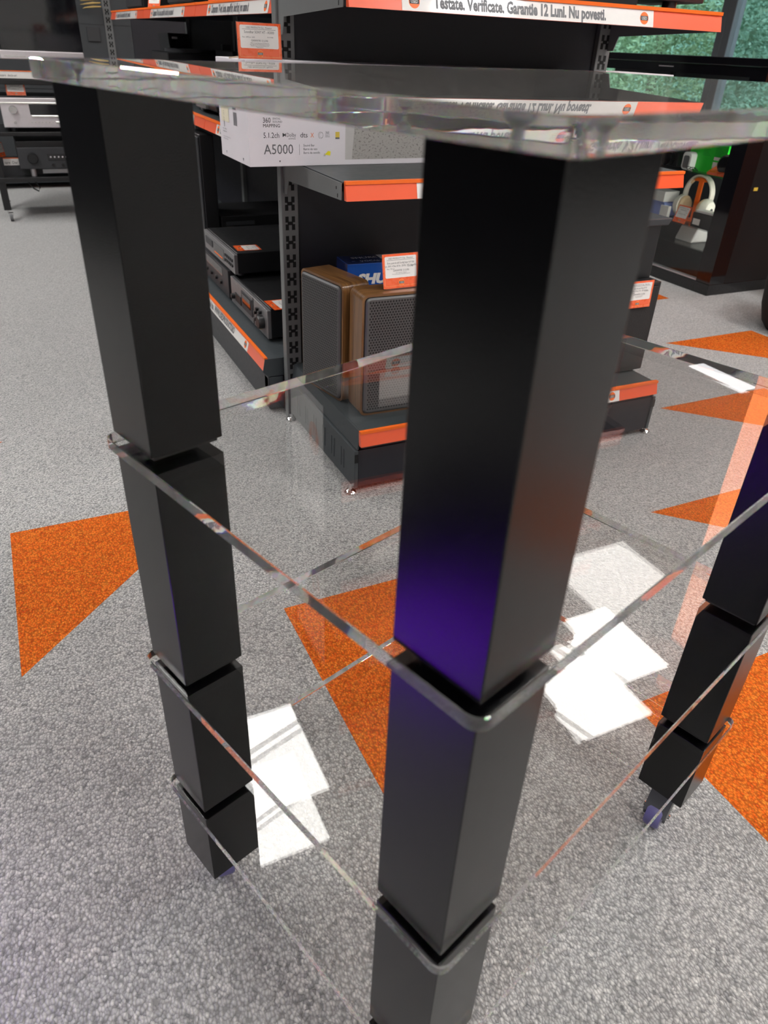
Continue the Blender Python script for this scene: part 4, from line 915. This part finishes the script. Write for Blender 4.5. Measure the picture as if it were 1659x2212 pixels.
# things standing on the bottom of the counter
t = thing('game_controller', 'grey game controller dock on the lowest glass shelf', 'controller', (2.50, 1.38, .1903))
MB().prism([(0, 0), (.12, 0), (.10, .06), (.03, .07)], 0, .12, 'y').build('body', 'grey_print', t, bevel=.008)

# the black end of the counter facing the camera, a plain cupboard beside it
cu = thing('cupboard', 'deep black glossy cupboard right of the glass counter', 'cupboard', (2.966, 1.14, 0))
MB().box(0, .9, 0, .5, 0, .09).build('base', 'black_gloss', cu, bevel=.002)
MB().box(0, .9, .0, .5, .95, 1.0).build('worktop', 'black_gloss', cu, bevel=.003)
MB().box(0, .44, 0.004, .03, .095, .945).build('door', 'black_plastic', cu, bevel=.002); MB().box(.445, .9, .004, .03, .095, .945).build('door', 'black_plastic', cu, bevel=.002)
MB().box(0, .9, .03, .5, .09, .95).build('body', 'black_plastic', cu)
tag(MB().box(2.520, 2.545, 1.1075, 1.1098, .485, .500).build('sticker', 'gold_foil'), 'tiny yellow sticker on the black counter end', 'sticker')

# black cloth pouf at the right edge
t = thing('pouf', 'round black cloth pouf at the right edge of the picture', 'pouf', (2.385, .55, 0))
MB().lathe([(.14, .0), (.165, .03), (.185, .10), (.195, .20), (.190, .30), (.165, .38), (.10, .41), (.01, .415)], n=40).build('seat', 'pouf_cloth', t, smooth=True)

# ================================================================== OUTSIDE
gr = struct(box(7.2, 30, -10, 22, -.3, -.05).build('ground', 'ground'))
random.seed(3)
def tree(x, y, r, h, m_, label, base=0.4, n=11000):
    t = thing('tree', label, 'tree', (x, y, -.05), 0, 'trees outside the window')
    MB().tube([(0, 0, 0), (.05, .03, h * .35), (0, 0, h * .75)], [.10, .08, .04]).build('trunk', 'bark', t, smooth=True)
    vs = []; fs = []
    for k in range(n):
        u, v, q = random.gauss(0, 1), random.gauss(0, 1), random.gauss(0, 1); L = math.sqrt(u * u + v * v + q * q) + 1e-6
        rad = random.uniform(.5, 1.0) ** .5 * (1 + .12 * math.sin(5 * u / L) + .12 * math.sin(7 * q / L + v / L * 4))
        c = Vector((u / L * r * rad, v / L * r * rad, base + (h - base) / 2 + q / L * (h - base) / 2 * rad))
        a = Vector((random.uniform(-1, 1), random.uniform(-1, 1), random.uniform(-.6, .6))).normalized(); b2 = a.cross(Vector((random.uniform(-1, 1), random.uniform(-1, 1), random.uniform(-1, 1)))).normalized()
        s_ = random.uniform(.018, .042); o = len(vs)
        vs += [c + a * s_ * 1.5, c + b2 * s_ * .6, c - a * s_ * 1.5, c - b2 * s_ * .6]; fs.append((o, o + 1, o + 2, o + 3))
    me = bpy.data.meshes.new('foliage'); me.from_pydata([tuple(v) for v in vs], [], fs); me.materials.append(MATS[m_])
    o = bpy.data.objects.new('foliage', me); COL.objects.link(o); o.parent = t
tw = ('first', 'second')
for (x, y, r, h, m_, lb) in ((10.2, 4.3, 1.15, 3.8, 'leaf_light', 'pale leafy tree outside beyond the orange wall'), (10.2, 7.3, 1.2, 3.6, 'leaf', 'leafy green tree close outside the near window'),
                             (10.2, 10.2, 1.15, 3.8, 'leaf_light', 'paler leafy tree outside, left of the window post'), (10.2, 13.1, 1.15, 3.4, 'leaf', 'dark leafy tree outside, seen under the top shelf'),
                             (13.4, 5.8, 1.2, 4.2, 'leaf', 'tall leafy tree standing further out beyond the near window'), (13.4, 8.8, 1.2, 4.4, 'leaf_light', 'pale tree further out, behind the window post'),
                             (13.4, 11.8, 1.2, 4.4, 'leaf', 'dark tall tree far out behind the shop window'), (13.4, 14.8, 1.2, 4.2, 'leaf_light', 'pale tree farthest out on the left')):
    tree(x, y, r, h, m_, lb)
hd = MB(); hd.box(16, 16.6, -6, 22, -.05, 4.6)
tag(hd.build('hedge', 'leaf', fix=True), 'tall clipped green hedge behind the trees outside', 'hedge')
fn = thing('fence_rail', 'pale weathered horizontal rail outside the near window', 'fence', (8.6, 5.0, 0))
MB().box(0, .03, -2.7, .95, 1.43, 1.50).build('rail', 'box_cream', fn); MB().box(.03, .08, -1.19, -1.11, -.05, 1.6).build('post', 'bark', fn); MB().box(.03, .08, -2.6, -2.52, -.05, 1.6).build('post', 'bark', fn)

# ================================================================== computer tower with purple lights, on the floor left of the camera
ls = thing('computer_tower', 'black computer tower lying on the carpet with purple lit front, left of the stand', 'computer', (-1.18, -1.00, 0))
MB().box(-.45, -.004, -.22, .22, .012, .235).build('case', 'black_plastic', ls, bevel=.004)
MB().box(-.004, .001, -.17, .17, .03, .12).build('light_panel', 'led_purple', ls)
for (fx, fy) in ((-.40, -.17), (-.40, .17), (-.05, -.17), (-.05, .17)): MB().lathe([(.018, 0), (.020, .012)], (fx, fy, 0), n=16).build('foot', 'charcoal', ls)
